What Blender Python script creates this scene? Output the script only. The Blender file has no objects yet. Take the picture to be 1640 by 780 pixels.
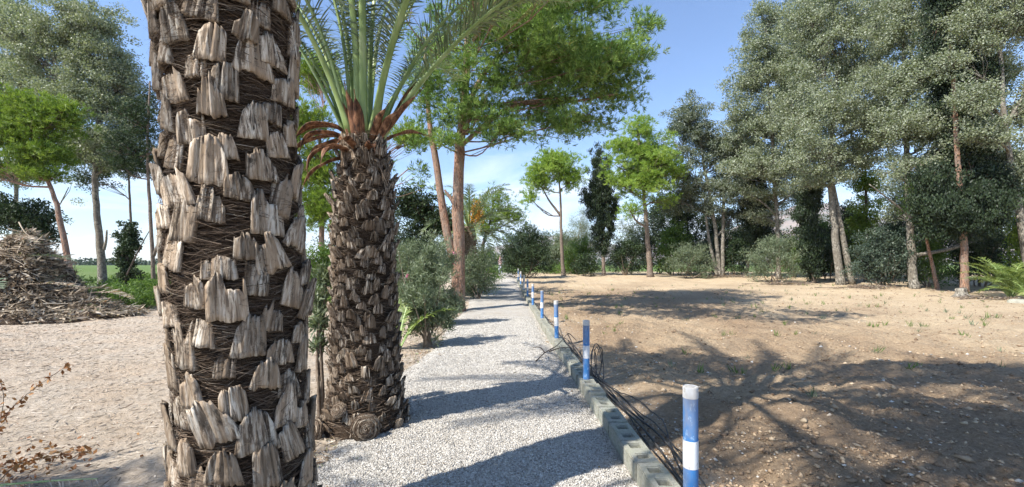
import bpy, bmesh, math, random
import numpy as np
from mathutils import Vector, Matrix, Euler
R = math.radians
rng = np.random.default_rng(7); random.seed(7)
sc = bpy.context.scene
COL = sc.collection
# ------------------------------------------------------------------ camera, sky, sun, exposure
F, CX, HZ, EYE = 700.0, 820.0, 423.0, 1.6         # focal length / horizon in photograph pixels, eye height in metres
cd = bpy.data.cameras.new('camera'); cam = bpy.data.objects.new('camera', cd); COL.objects.link(cam)
cd.sensor_width = 36; cd.lens = 36 * F / 1640; cd.shift_y = (HZ - 390) / 1640
cd.clip_start = .05; cd.clip_end = 20000
cam.location = (0, 0, EYE); cam.rotation_euler = (R(90), 0, 0)
sc.camera = cam
SUNV = Vector((.72, .50, -1)).normalized()        # the way the light travels
elev = math.asin(-SUNV.z); azim = math.atan2(-SUNV.x, -SUNV.y)
w = bpy.data.worlds.new('World'); sc.world = w; w.use_nodes = True
nt = w.node_tree; nt.nodes.clear()
N = nt.nodes.new; L = nt.links.new
out = N('ShaderNodeOutputWorld'); bg = N('ShaderNodeBackground'); bg.inputs[1].default_value = .12
sky = N('ShaderNodeTexSky'); sky.sky_type = 'NISHITA'; sky.sun_disc = False
sky.sun_elevation = elev; sky.sun_rotation = azim; sky.air_density = 1.0; sky.dust_density = .3; sky.ozone_density = 2.0
tc = N('ShaderNodeTexCoord'); mp = N('ShaderNodeMapping'); mp.inputs['Scale'].default_value = (1, 1, 3.2)
L(tc.outputs['Generated'], mp.inputs[0])
nz = N('ShaderNodeTexNoise'); nz.inputs['Scale'].default_value = 4.2; nz.inputs['Detail'].default_value = 9; nz.inputs['Roughness'].default_value = .6
nz.inputs['Distortion'].default_value = .5
L(mp.outputs[0], nz.inputs['Vector'])
cr = N('ShaderNodeValToRGB'); cr.color_ramp.elements[0].position = .47; cr.color_ramp.elements[1].position = .66
L(nz.outputs[0], cr.inputs[0])
sx = N('ShaderNodeSeparateXYZ'); L(tc.outputs['Generated'], sx.inputs[0])
mr = N('ShaderNodeMapRange'); mr.inputs[1].default_value = .30; mr.inputs[2].default_value = .04; mr.inputs[3].default_value = 0; mr.inputs[4].default_value = 1
L(sx.outputs['Z'], mr.inputs[0])
mu = N('ShaderNodeMath'); mu.operation = 'MULTIPLY'; L(cr.outputs[0], mu.inputs[0]); L(mr.outputs[0], mu.inputs[1])
mx = N('ShaderNodeMixRGB'); mx.inputs[2].default_value = (6.6, 6.9, 7.4, 1)
tint = N('ShaderNodeMixRGB'); tint.blend_type = 'MULTIPLY'; tint.inputs[0].default_value = 1; tint.inputs[2].default_value = (.92, 1.0, 1.12, 1)
L(sky.outputs[0], tint.inputs[1]); L(tint.outputs[0], mx.inputs[1]); L(mu.outputs[0], mx.inputs[0])
L(mx.outputs[0], bg.inputs[0]); L(bg.outputs[0], out.inputs[0])
ld = bpy.data.lights.new('sun', 'SUN'); ld.energy = 5.0; ld.angle = R(.53); ld.color = (1, .95, .87)
sun = bpy.data.objects.new('sun', ld); COL.objects.link(sun); sun.rotation_euler = SUNV.to_track_quat('-Z', 'Y').to_euler(); sun.location = (-20, -10, 30)
sc.view_settings.view_transform = 'Standard'; sc.view_settings.look = 'None'; sc.view_settings.gamma = 1
sc.view_settings.exposure = .9
sc.render.engine = 'CYCLES'
cy = sc.cycles
cy.use_denoising = True; cy.max_bounces = 7; cy.diffuse_bounces = 3; cy.transmission_bounces = 4; cy.glossy_bounces = 2; cy.volume_bounces = 0
cy.use_adaptive_sampling = True; cy.adaptive_threshold = .02; cy.transparent_max_bounces = 4
cy.sample_clamp_indirect = 6

def P(px, py, Y):                                  # photograph measurement + distance -> metres
    return np.array([(px - CX) * Y / F, Y, EYE + (HZ - py) * Y / F])
# ------------------------------------------------------------------ numpy helpers
def hsh(ix, iy, s):
    n = (ix.astype(np.int64) * 374761393 + iy.astype(np.int64) * 668265263 + s * 1442695041) & 0xffffffff
    n = ((n ^ (n >> 13)) * 1274126177) & 0xffffffff
    n = n ^ (n >> 16)
    return (n & 0xffff) / 65535.0
def vnoise(x, y, s=0):
    x = np.asarray(x, float); y = np.asarray(y, float)
    ix = np.floor(x); iy = np.floor(y); fx = x - ix; fy = y - iy
    fx = fx * fx * (3 - 2 * fx); fy = fy * fy * (3 - 2 * fy)
    a = hsh(ix, iy, s); b = hsh(ix + 1, iy, s); c = hsh(ix, iy + 1, s); d = hsh(ix + 1, iy + 1, s)
    return (a * (1 - fx) + b * fx) * (1 - fy) + (c * (1 - fx) + d * fx) * fy - .5
def fbm(x, y, f, o=4, s=0, g=.5):
    t = 0; a = 1
    for k in range(o):
        t = t + a * vnoise(np.asarray(x) * f, np.asarray(y) * f, s + k * 7); f *= 2.03; a *= g
    return t
def sstep(a, b, v):
    t = np.clip((np.asarray(v, float) - a) / (b - a), 0, 1); return t * t * (3 - 2 * t)
def rowx(y): return 1.09 - .022 * np.asarray(y, float)      # centre line of the block kerb
def pathl(y): return -1.42 - .012 * np.asarray(y, float) + .12 * np.sin(np.asarray(y, float) * .9)
def hbase(x, y):
    z = .65 * sstep(12, 42, y)
    z = z + .25 * sstep(9, 3, np.hypot(np.asarray(x) + 6.5, np.asarray(y) - 1.5)) * 0
    return z
def hground(x, y):
    x = np.asarray(x, float); y = np.asarray(y, float)
    z = hbase(x, y)
    right = sstep(.15, .9, x - rowx(y)); left = sstep(.1, .9, pathl(y) - x)
    near = sstep(70, 30, y)
    rel = fbm(x, y, .45, 3, 3) * .12 + fbm(x, y, 1.7, 4, 5) * .14 * sstep(26, 8, y) + fbm(x, y, 2.1, 4, 15) * .04 + fbm(x, y, 8, 3, 9) * .05
    z = z + right * near * rel
    for (cx, cy_, r, h) in ((2.55, 9.3, .8, .12), (3.4, 9.4, .7, .08), (4.6, 9.6, .9, .07), (1.9, 7.6, .6, .12), (6.2, 10.2, 1.2, .12)):
        z = z + h * right * np.exp(-((x - cx) ** 2 + ((y - cy_) * 1.2) ** 2) / r ** 2)
    z = z - .10 * right * np.exp(-((y - 8.1 - .2 * np.sin(x)) ** 2) / .5) * sstep(2, 4, x)
    z = z + left * near * (fbm(x, y, .35, 3, 21) * .14 + fbm(x, y, 3, 3, 23) * .03)
    z = z - .03 * (1 - np.maximum(right, left))
    z = z - .14 * np.exp(-((x - rowx(y)) / .085) ** 4) * sstep(34, 32, y)
    return z
def mesh_np(name, verts, faces, mat, parent=None, smooth=False, attrs=None, mats=None):
    verts = np.asarray(verts, np.float32); me = bpy.data.meshes.new(name)
    me.vertices.add(len(verts)); me.vertices.foreach_set('co', verts.ravel())
    if isinstance(faces, np.ndarray):
        k = faces.shape[1]; n = len(faces)
        me.loops.add(n * k); me.loops.foreach_set('vertex_index', faces.astype(np.int32).ravel())
        me.polygons.add(n); me.polygons.foreach_set('loop_start', np.arange(0, n * k, k, dtype=np.int32))
    else:
        n = len(faces); ln = np.array([len(f) for f in faces], np.int32)
        me.loops.add(int(ln.sum())); me.loops.foreach_set('vertex_index', np.concatenate([np.asarray(f, np.int32) for f in faces]))
        me.polygons.add(n); me.polygons.foreach_set('loop_start', np.concatenate([[0], np.cumsum(ln)[:-1]]).astype(np.int32))
    if attrs:
        for an, av in attrs.items():
            a = me.attributes.new(an, 'FLOAT', 'FACE' if len(av) == n else 'POINT'); a.data.foreach_set('value', np.asarray(av, np.float32))
    me.update(calc_edges=True); me.validate()
    if smooth: me.polygons.foreach_set('use_smooth', np.ones(n, bool))
    me.materials.append(mat)
    o = bpy.data.objects.new(name, me); COL.objects.link(o)
    if parent: o.parent = parent
    return o
def tag(o, label=None, cat=None, group=None, kind=None):
    if label: o['label'] = label
    if cat: o['category'] = cat
    if group: o['group'] = group
    if kind: o['kind'] = kind
    return o
def empty(name, loc, label, cat, group=None):
    o = bpy.data.objects.new(name, None); COL.objects.link(o); o.location = loc; o.empty_display_size = .2
    return tag(o, label, cat, group)
def norm(v): return v / np.maximum(np.linalg.norm(v, axis=-1, keepdims=True), 1e-9)
class Geo:
    def __init__(s): s.v = []; s.f = []; s.n = 0; s.a = []
    def add(s, v, f, a=None):
        v = np.asarray(v, float); s.v.append(v); s.f += [tuple(int(i) + s.n for i in q) for q in f]; s.n += len(v)
        if a is not None: s.a += [a] * len(f)
    def obj(s, name, mat, parent=None, smooth=False):
        at = {'tint': s.a} if s.a and len(s.a) == len(s.f) else None
        return mesh_np(name, np.concatenate(s.v), s.f, mat, parent, smooth, at)
def tube(g, pts, rad, n=6, flat=1.0, up=None, wob=0, cap=True, a=None):
    pts = np.asarray(pts, float); m = len(pts); rad = np.broadcast_to(np.asarray(rad, float), (m,))
    d = np.gradient(pts, axis=0); d = norm(d)
    ref = np.array([0, 0, 1.]) if abs(d[0][2]) < .9 else np.array([1., 0, 0])
    if up is not None: ref = np.asarray(up, float)
    u = norm(np.cross(d, ref)); v = norm(np.cross(u, d))
    th = np.arange(n) * 2 * math.pi / n
    V = pts[:, None, :] + rad[:, None, None] * (np.cos(th)[None, :, None] * u[:, None, :] + flat * np.sin(th)[None, :, None] * v[:, None, :])
    if wob: V = V + rng.normal(0, 1, V.shape) * wob * rad[:, None, None]
    fs = [(i * n + j, i * n + (j + 1) % n, (i + 1) * n + (j + 1) % n, (i + 1) * n + j) for i in range(m - 1) for j in range(n)]
    if cap: fs += [tuple(range(n))[::-1], tuple((m - 1) * n + j for j in range(n))]
    g.add(V.reshape(-1, 3), fs, a)
def spline(pts, k):
    pts = np.asarray(pts, float); n = len(pts)
    t = np.linspace(0, n - 1, k); out = []
    for s in t:
        i = min(int(s), n - 2); f = s - i
        p0 = pts[max(i - 1, 0)]; p1 = pts[i]; p2 = pts[i + 1]; p3 = pts[min(i + 2, n - 1)]
        out.append(.5 * ((2 * p1) + (-p0 + p2) * f + (2 * p0 - 5 * p1 + 4 * p2 - p3) * f * f + (-p0 + 3 * p1 - 3 * p2 + p3) * f ** 3))
    return np.array(out)
# ------------------------------------------------------------------ materials
class M:
    def __init__(s, name):
        s.m = bpy.data.materials.new(name); s.m.use_nodes = True; s.t = s.m.node_tree
        s.b = s.t.nodes['Principled BSDF']; s.o = s.t.nodes['Material Output']
        s.b.inputs['Specular IOR Level'].default_value = .25; s.b.inputs['Roughness'].default_value = .85
    def n(s, t, **k):
        x = s.t.nodes.new('ShaderNode' + t)
        for a, b in k.items():
            if a in x.inputs: x.inputs[a].default_value = b
            else: setattr(x, a, b)
        return x
    def l(s, a, b): s.t.links.new(a, b)
    def noise(s, scale, detail=5, rough=.6, vec=None, dist=0):
        x = s.n('TexNoise'); x.inputs['Scale'].default_value = scale; x.inputs['Detail'].default_value = detail; x.inputs['Roughness'].default_value = rough
        x.inputs['Distortion'].default_value = dist
        if vec is not None: s.l(vec, x.inputs['Vector'])
        return x.outputs[0]
    def coord(s, kind='Object', scale=(1, 1, 1)):
        c = s.n('TexCoord'); m = s.n('Mapping'); m.inputs['Scale'].default_value = scale; s.l(c.outputs[kind], m.inputs[0]); return m.outputs[0]
    def ramp(s, fac, stops):
        r = s.n('ValToRGB'); e = r.color_ramp.elements
        while len(e) < len(stops): e.new(.5)
        for q, (p, c) in zip(e, stops): q.position = p; q.color = (*c, 1) if len(c) == 3 else c
        s.l(fac, r.inputs[0]); return r.outputs[0]
    def mix(s, fac, a, b, mode='MIX'):
        x = s.n('MixRGB'); x.blend_type = mode
        for i, q in ((0, fac), (1, a), (2, b)):
            if isinstance(q, (int, float)): x.inputs[i].default_value = q
            elif isinstance(q, tuple): x.inputs[i].default_value = (*q, 1)
            else: s.l(q, x.inputs[i])
        return x.outputs[0]
    def math(s, op, a, b=None):
        x = s.n('Math'); x.operation = op
        for i, q in enumerate((a, b)):
            if q is None: continue
            if isinstance(q, (int, float)): x.inputs[i].default_value = q
            else: s.l(q, x.inputs[i])
        return x.outputs[0]
    def attr(s, name):
        x = s.n('Attribute'); x.attribute_name = name; return x.outputs['Fac']
    def bump(s, h, strength=.5, dist=.02):
        x = s.n('Bump'); x.inputs['Strength'].default_value = strength; x.inputs['Distance'].default_value = dist; s.l(h, x.inputs['Height']); s.l(x.outputs[0], s.b.inputs['Normal'])
    def col(s, c): s.l(c, s.b.inputs['Base Color'])
def leafmat(name, stops, trans=.35, back=None, rough=.55, tcol=None, spec=.3):
    m = M(name); a = m.attr('tint'); c = m.ramp(a, stops)
    if back: c = m.mix(m.n('NewGeometry').outputs['Backfacing'], c, back)
    m.col(c); m.b.inputs['Roughness'].default_value = rough; m.b.inputs['Specular IOR Level'].default_value = spec
    t = m.n('BsdfTranslucent'); m.l(m.mix(1.0, c, tcol or (1.2, 1.25, .7), 'MULTIPLY'), t.inputs[0])
    s = m.n('MixShader'); s.inputs[0].default_value = trans; m.l(m.b.outputs[0], s.inputs[1]); m.l(t.outputs[0], s.inputs[2]); m.l(s.outputs[0], m.o.inputs[0])
    return m.m
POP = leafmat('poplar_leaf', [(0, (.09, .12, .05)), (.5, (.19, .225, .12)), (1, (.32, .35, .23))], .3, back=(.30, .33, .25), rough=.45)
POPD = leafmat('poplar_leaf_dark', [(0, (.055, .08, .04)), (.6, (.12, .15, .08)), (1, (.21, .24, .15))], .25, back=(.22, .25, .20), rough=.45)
PINE = leafmat('pine_needle', [(0, (.08, .14, .025)), (.5, (.17, .26, .04)), (1, (.28, .35, .07))], .35)
PINEB = leafmat('bright_pine_needle', [(0, (.12, .20, .035)), (.5, (.25, .37, .065)), (1, (.40, .48, .13))], .4)
PINED = leafmat('big_pine_needle', [(0, (.06, .115, .03)), (.5, (.16, .27, .065)), (.9, (.36, .47, .15)), (1, (.26, .19, .08))], .3)
CYP = leafmat('cypress_scale', [(0, (.014, .024, .012)), (.6, (.025, .042, .018)), (1, (.05, .075, .03))], .1)
DARK = leafmat('dark_leaf', [(0, (.018, .032, .014)), (.6, (.035, .06, .024)), (1, (.08, .12, .05))], .15)
GREEN = leafmat('green_leaf', [(0, (.06, .11, .025)), (.5, (.11, .19, .04)), (1, (.19, .27, .07))], .35)
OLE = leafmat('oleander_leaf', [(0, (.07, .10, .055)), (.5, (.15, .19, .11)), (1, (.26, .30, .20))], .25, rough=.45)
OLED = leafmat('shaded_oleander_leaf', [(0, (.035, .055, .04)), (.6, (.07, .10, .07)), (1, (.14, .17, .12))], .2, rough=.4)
TAM = leafmat('feathery_leaf', [(0, (.12, .15, .08)), (.6, (.2, .23, .15)), (1, (.3, .32, .24))], .3)
FROND = leafmat('palm_leaflet', [(0, (.075, .105, .05)), (.5, (.13, .17, .09)), (1, (.21, .25, .15))], .25, rough=.4, spec=.5)
FRONDY = leafmat('young_palm_leaflet', [(0, (.08, .12, .03)), (.5, (.15, .21, .05)), (1, (.26, .30, .10))], .3, rough=.4)
DRYL = leafmat('dry_leaf', [(0, (.16, .07, .03)), (.5, (.30, .13, .045)), (1, (.42, .24, .10))], .2, rough=.6, tcol=(1.1, .9, .6))
STRAW = leafmat('straw', [(0, (.14, .11, .085)), (.3, (.34, .285, .22)), (.6, (.48, .41, .33)), (.94, (.60, .53, .44)), (1, (.25, .12, .06))], .05, rough=.8, tcol=(1, 1, 1))
FIB = leafmat('palm_fibre', [(0, (.035, .023, .016)), (.45, (.10, .068, .046)), (.8, (.22, .165, .12)), (1, (.42, .36, .28))], .05, rough=.85, tcol=(1, 1, 1), spec=.2)
LITTER = leafmat('heap_litter', [(0, (.10, .075, .05)), (.3, (.30, .235, .17)), (.6, (.46, .38, .28)), (.80, (.62, .55, .45)), (.86, (.16, .21, .08)), (1, (.38, .18, .08))], .1, rough=.8, tcol=(1, 1, 1))
FLOWERP = leafmat('pink_petal', [(0, (.55, .12, .22)), (1, (.75, .35, .45))], .3, tcol=(1, 1, 1))
DATE = leafmat('date_fruit', [(0, (.45, .20, .03)), (1, (.70, .38, .06))], .05, tcol=(1, 1, 1))

def barkmat(name, dark, light, scale=3.0, stretch=.25, bump=.5, dist=.03, patch=None):
    m = M(name); v = m.coord('Object', (1, 1, stretch)); n1 = m.noise(scale * 4, 8, .7, v, .6); n2 = m.noise(scale * 1.1, 4, .6, v)
    c = m.ramp(n1, [(.4, dark), (.58, light)])
    c = m.mix(m.ramp(n2, [(.4, (0, 0, 0)), (.65, (1, 1, 1))]), c, patch or tuple(x * .7 for x in light))
    m.col(c); m.bump(n1, bump, dist); return m.m
PBARK = barkmat('poplar_bark', (.05, .043, .035), (.38, .35, .29), 3.0, .6, 1, .05, (.17, .15, .12))
RBARK = barkmat('pine_bark_red', (.07, .035, .022), (.46, .27, .18), 7, .3, 1, .05, (.26, .20, .16))
GBARK = barkmat('pine_bark_grey', (.05, .038, .03), (.28, .22, .17), 6, .4, .8, .03)
DBARK = barkmat('dark_bark', (.035, .028, .022), (.13, .105, .085), 4, .4, .8, .03)
def boots_mat(name, a, b, c, rot):
    m = M(name); v = m.coord('Object', (1, 1, .09)); rnd = m.n('ObjectInfo').outputs['Random']
    ad = m.n('VectorMath'); ad.operation = 'ADD'; m.l(v, ad.inputs[0]); m.l(m.mix(1.0, rnd, (9.0, 5.0, 7.0), 'MULTIPLY'), ad.inputs[1])
    n1 = m.noise(60, 6, .7, ad.outputs[0], .3); n2 = m.noise(14, 4, .65, ad.outputs[0])
    v3 = m.coord('Object', (1, 1, .6)); ad3 = m.n('VectorMath'); ad3.operation = 'ADD'; m.l(v3, ad3.inputs[0]); m.l(m.mix(1.0, rnd, (3.0, 8.0, 2.0), 'MULTIPLY'), ad3.inputs[1])
    n3 = m.noise(17, 5, .7, ad3.outputs[0])
    col = m.ramp(n1, [(.39, tuple(x * .5 for x in a)), (.45, a), (.51, b), (.6, c)])
    col = m.mix(m.ramp(n2, [(.42, (.85,) * 3), (.62, (0,) * 3)]), col, rot)
    col = m.mix(m.ramp(n3, [(.56, (0,) * 3), (.68, (.9,) * 3)]), col, tuple(x * .35 for x in a))
    hs = m.n('HueSaturation'); m.l(col, hs.inputs['Color']); m.l(m.math('ADD', m.math('MULTIPLY', rnd, .55), .72), hs.inputs['Value'])
    hs.inputs['Saturation'].default_value = 1.0
    m.col(hs.outputs[0]); m.bump(n1, .9, .012); m.b.inputs['Roughness'].default_value = .9; return m.m
BOOT1 = boots_mat('weathered_leaf_base', (.11, .085, .065), (.46, .38, .29), (.74, .68, .58), (.34, .25, .17))
BOOT2 = boots_mat('dark_leaf_base', (.055, .04, .03), (.34, .27, .20), (.64, .57, .47), (.17, .12, .08))
m = M('fibre_core'); v = m.coord('Object', (1, 1, 2.4)); n1 = m.noise(38, 7, .75, v, 1.6)
m.col(m.ramp(n1, [(.35, (.018, .011, .007)), (.55, (.075, .048, .03)), (.72, (.19, .14, .09))])); m.bump(n1, 1, .03); CORE = m.m
m = M('green_stalk'); v = m.coord('Object', (1, 1, .2)); n1 = m.noise(9, 5, .6, v)
m.col(m.ramp(n1, [(.3, (.15, .22, .06)), (.55, (.24, .33, .11)), (.75, (.38, .44, .22))])); m.b.inputs['Roughness'].default_value = .4; m.b.inputs['Specular IOR Level'].default_value = .5
m.bump(m.noise(60, 4, .6, v), .25, .006); STALK = m.m
m = M('brown_spathe'); v = m.coord('Object', (1, 1, .15)); n1 = m.noise(22, 6, .65, v)
m.col(m.ramp(n1, [(.38, (.035, .018, .012)), (.5, (.15, .065, .032)), (.64, (.36, .20, .11))])); m.bump(n1, .6, .012); m.b.inputs['Roughness'].default_value = .6; SPATHE = m.m

def groundmat():
    m = M('bare_ground'); v = m.coord('Object')
    soil = m.attr('soil'); green = m.attr('green')
    n1 = m.noise(1.1, 5, .6, v); n2 = m.noise(26, 9, .72, v, .3); n3 = m.noise(150, 4, .7, v)
    vo = m.n('TexVoronoi'); vo.inputs['Scale'].default_value = 34; m.l(v, vo.inputs['Vector'])
    vo2 = m.n('TexVoronoi'); vo2.inputs['Scale'].default_value = 9; m.l(v, vo2.inputs['Vector'])
    a = m.ramp(n2, [(.28, (.32, .235, .145)), (.5, (.52, .41, .27)), (.72, (.66, .55, .39))])
    a = m.mix(m.ramp(n1, [(.35, (0,) * 3), (.65, (.5,) * 3)]), a, (.40, .29, .18))
    dark_soil = m.attr('dark_soil'); a = m.mix(m.math('MULTIPLY', dark_soil, .75), a, m.ramp(n2, [(.3, (.13, .08, .048)), (.55, (.25, .17, .105)), (.75, (.36, .26, .17))]))
    b = m.ramp(n2, [(.28, (.30, .235, .17)), (.5, (.50, .42, .33)), (.72, (.66, .58, .48))])
    b = m.mix(m.ramp(n1, [(.4, (0,) * 3), (.65, (.6,) * 3)]), b, (.48, .36, .25))
    c = m.mix(soil, b, a)
    c = m.mix(m.math('MULTIPLY', m.ramp(vo.outputs['Distance'], [(.0, (1,) * 3), (.16, (0,) * 3)]), m.ramp(n3, [(.45, (0,) * 3), (.6, (.8,) * 3)])), c, (.52, .46, .39))
    g = m.ramp(n2, [(.3, (.05, .085, .02)), (.55, (.11, .17, .035)), (.75, (.22, .24, .08))])
    c = m.mix(green, c, g)
    m.col(c); m.b.inputs['Roughness'].default_value = .95
    h = m.math('ADD', m.math('MULTIPLY', n2, 1.0), m.math('ADD', m.math('MULTIPLY', n3, .35), m.math('MULTIPLY', vo2.outputs['Distance'], -.6)))
    m.bump(h, .9, .05); return m.m
GROUND = groundmat()
m = M('gravel_path'); v = m.coord('Object')
vo = m.n('TexVoronoi'); vo.inputs['Scale'].default_value = 48; m.l(v, vo.inputs['Vector'])
n2 = m.noise(1.6, 5, .6, v); n3 = m.noise(70, 4, .7, v)
cc = m.ramp(m.mix(.5, vo.outputs['Color'], n3), [(.2, (.34, .31, .27)), (.5, (.54, .505, .45)), (.8, (.68, .645, .59))])
cc = m.mix(m.ramp(n2, [(.42, (0,) * 3), (.7, (.5,) * 3)]), cc, (.40, .335, .26))
m.col(cc); m.bump(m.math('ADD', m.math('MULTIPLY', vo.outputs['Distance'], -1), m.math('MULTIPLY', n3, .5)), 1, .03); m.b.inputs['Roughness'].default_value = .9; PATHM = m.m
def stonemat(name, stops):
    m = M(name); m.col(m.ramp(m.attr('tint'), stops)); m.b.inputs['Roughness'].default_value = .9; return m.m
PEB = stonemat('pebble', [(0, (.18, .165, .145)), (.25, (.35, .325, .29)), (.7, (.48, .455, .41)), (1, (.62, .595, .55))])
CLOD = stonemat('soil_clod', [(0, (.16, .105, .065)), (.5, (.31, .22, .14)), (.96, (.46, .36, .245)), (1, (.6, .56, .5))])
m = M('concrete_block'); v = m.coord('Object'); n1 = m.noise(45, 7, .75, v); n2 = m.noise(5, 4, .6, v); rnd = m.n('ObjectInfo').outputs['Random']
cc = m.ramp(n1, [(.3, (.17, .17, .145)), (.55, (.32, .32, .28)), (.75, (.45, .45, .40))])
cc = m.mix(m.ramp(n2, [(.4, (0,) * 3), (.65, (.7,) * 3)]), cc, (.22, .25, .18))
cc = m.mix(m.math('MULTIPLY', rnd, .35), cc, (.40, .36, .27)); m.col(cc); m.bump(n1, .8, .01); BLOCK = m.m
def paint(name, c, chip):
    m = M(name); v = m.coord('Object', (1, 1, .5)); n1 = m.noise(28, 6, .7, v)
    cc = m.mix(m.ramp(n1, [(.57, (0,) * 3), (.60, (.85,) * 3)]), c, chip); cc = m.mix(m.ramp(m.noise(6, 4, .6, v), [(.42, (0,) * 3), (.62, (.55,) * 3)]), cc, (.34, .29, .22))
    m.col(cc); m.b.inputs['Roughness'].default_value = .5; m.bump(n1, .3, .004); return m.m
BLUE = paint('blue_paint', (.05, .20, .48), (.25, .42, .66)); WHITE = paint('white_paint', (.72, .73, .74), (.5, .48, .44))
m = M('concrete_fill'); n1 = m.noise(60, 5, .7, m.coord()); m.col(m.ramp(n1, [(.3, (.35, .33, .3)), (.7, (.6, .58, .54))])); FILL = m.m
m = M('black_pipe'); n1 = m.noise(9, 4, .6, m.coord()); m.col(m.ramp(n1, [(.4, (.018, .018, .02)), (.7, (.07, .065, .06))])); m.b.inputs['Roughness'].default_value = .45; m.b.inputs['Specular IOR Level'].default_value = .5; PIPE = m.m
m = M('dry_twig'); n1 = m.noise(14, 5, .6, m.coord()); m.col(m.ramp(n1, [(.3, (.08, .055, .04)), (.7, (.30, .24, .18))])); TWIG = m.m
m = M('hill'); v = m.coord('Object'); n1 = m.noise(.006, 9, .62, v); n2 = m.noise(.02, 6, .6, v)
m.col(m.mix(m.ramp(n2, [(.45, (0,) * 3), (.6, (1,) * 3)]), m.ramp(n1, [(.35, (.20, .15, .11)), (.65, (.34, .26, .20))]), (.13, .13, .075))); m.bump(n1, 1, 60); HILL = m.m
# ------------------------------------------------------------------ ground, path, hills
def axis(lo, hi, fine0, fine1, step, grow):
    a = list(np.arange(fine0, fine1 + step, step)); s = step; x = a[-1]
    while x < hi: s *= grow; x += s; a.append(x)
    s = step; x = a[0]; b = []
    while x > lo: s *= grow; x -= s; b.append(x)
    return np.array(b[::-1] + a)
def sheet(name, xs, ys, zf, mat, attrf=None):
    X, Y = np.meshgrid(xs, ys); Z = zf(X, Y); V = np.stack([X, Y, Z], -1).reshape(-1, 3)
    nx, ny = len(xs), len(ys); I = np.arange(nx * ny).reshape(ny, nx)
    Fc = np.stack([I[:-1, :-1], I[:-1, 1:], I[1:, 1:], I[1:, :-1]], -1).reshape(-1, 4)
    return mesh_np(name, V, Fc, mat, None, True, attrf(X, Y) if attrf else None)
def zones(X, Y):
    X = X.ravel(); Y = Y.ravel(); nn = fbm(X, Y, .15, 4, 77)
    soil = sstep(-.2, .8, X - rowx(Y) + .3 * fbm(X, Y, 1.2, 3, 4))
    g = np.maximum(sstep(44, 58, Y + nn * 12), sstep(20, 26, Y + nn * 10) * sstep(-7, -10, X + nn * 5) * .95)
    dk = np.clip(sstep(11, 4, X - .18 * Y + nn * 3) * sstep(30, 18, Y + nn * 8) * .85 + fbm(X, Y, .5, 3, 44) * .7, 0, 1)  # darker brown soil colour towards the kerb and near field, in uneven patches
    return {'soil': soil, 'green': g, 'dark_soil': dk}
gx = axis(-2600, 2600, -7, 9, .07, 1.09); gy = axis(-60, 5200, 1.2, 13, .06, 1.045)
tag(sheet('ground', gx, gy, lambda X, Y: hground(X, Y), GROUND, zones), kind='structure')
px_ = np.linspace(0, 1, 60); py_ = axis(-6, 46, 1.5, 12, .05, 1.05)
def path_mesh():
    yy = py_; V = []
    for y in yy:
        a = pathl(y) - .1; b = rowx(y) - .085
        x = a + (b - a) * px_; e = np.minimum(px_, 1 - px_) * (b - a)
        z = hbase(x, y) + .035 * sstep(0, .3, e) - .025 + fbm(x, np.full_like(x, y), 1.3, 3, 31) * .03 + fbm(x, np.full_like(x, y), 9, 2, 35) * .012
        z = np.where(px_ > .9, z + .0, z); V.append(np.stack([x, np.full_like(x, y), z], -1))
    V = np.concatenate(V); nx = len(px_); ny = len(yy); I = np.arange(nx * ny).reshape(ny, nx)
    Fc = np.stack([I[:-1, :-1], I[:-1, 1:], I[1:, 1:], I[1:, :-1]], -1).reshape(-1, 4)
    return tag(mesh_np('gravel_path', V, Fc, PATHM, None, True), kind='structure')
path_mesh()
def zpath(x, y):
    a = pathl(y) - .1; b = rowx(y) - .085; t = (x - a) / (b - a); e = np.minimum(t, 1 - t) * (b - a)
    return hbase(x, y) + .035 * sstep(0, .3, e) - .025 + fbm(x, y, 1.3, 3, 31) * .03 + fbm(x, y, 9, 2, 35) * .012
def hills(name, prof, D, seed, depth=900):
    pxs = np.linspace(prof[0][0], prof[-1][0], 260); tops = np.interp(pxs, [p[0] for p in prof], [p[1] for p in prof])
    rows = []
    for k, t in enumerate(np.linspace(0, 1, 26)):
        x = (pxs - CX) / F * D * (1 + .0 * t); y = D - depth * .5 + depth * t * 1.6
        h = (HZ - tops) / F * D; s = math.sin(min(t * 1.25, 1) * math.pi / 2) if t < .8 else 1 - (t - .8) * 1.5
        z = h * s * (1 + .5 * fbm(x, np.full_like(x, y), 1 / 420, 5, seed)) + 40 * fbm(x, np.full_like(x, y), 1 / 160, 4, seed + 3) * s * min(1, h.max() / 60)
        rows.append(np.stack([x, np.full_like(x, y), z - 6 + 0 * x], -1))
    V = np.concatenate(rows); nx = len(pxs); ny = 26; I = np.arange(nx * ny).reshape(ny, nx)
    Fc = np.stack([I[:-1, :-1], I[:-1, 1:], I[1:, 1:], I[1:, :-1]], -1).reshape(-1, 4)
    tag(mesh_np(name, V, Fc, HILL, None, True), kind='structure')
hills('hills', [(980, 423), (1120, 395), (1170, 372), (1230, 352), (1290, 338), (1340, 325), (1400, 315), (1450, 325), (1500, 330), (1560, 318), (1700, 340), (1900, 380)], 2300, 5)
hills('far_hills', [(600, 423), (700, 402), (800, 392), (860, 380), (930, 383), (1010, 378), (1100, 385), (1250, 380), (1400, 372)], 3600, 15)
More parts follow.
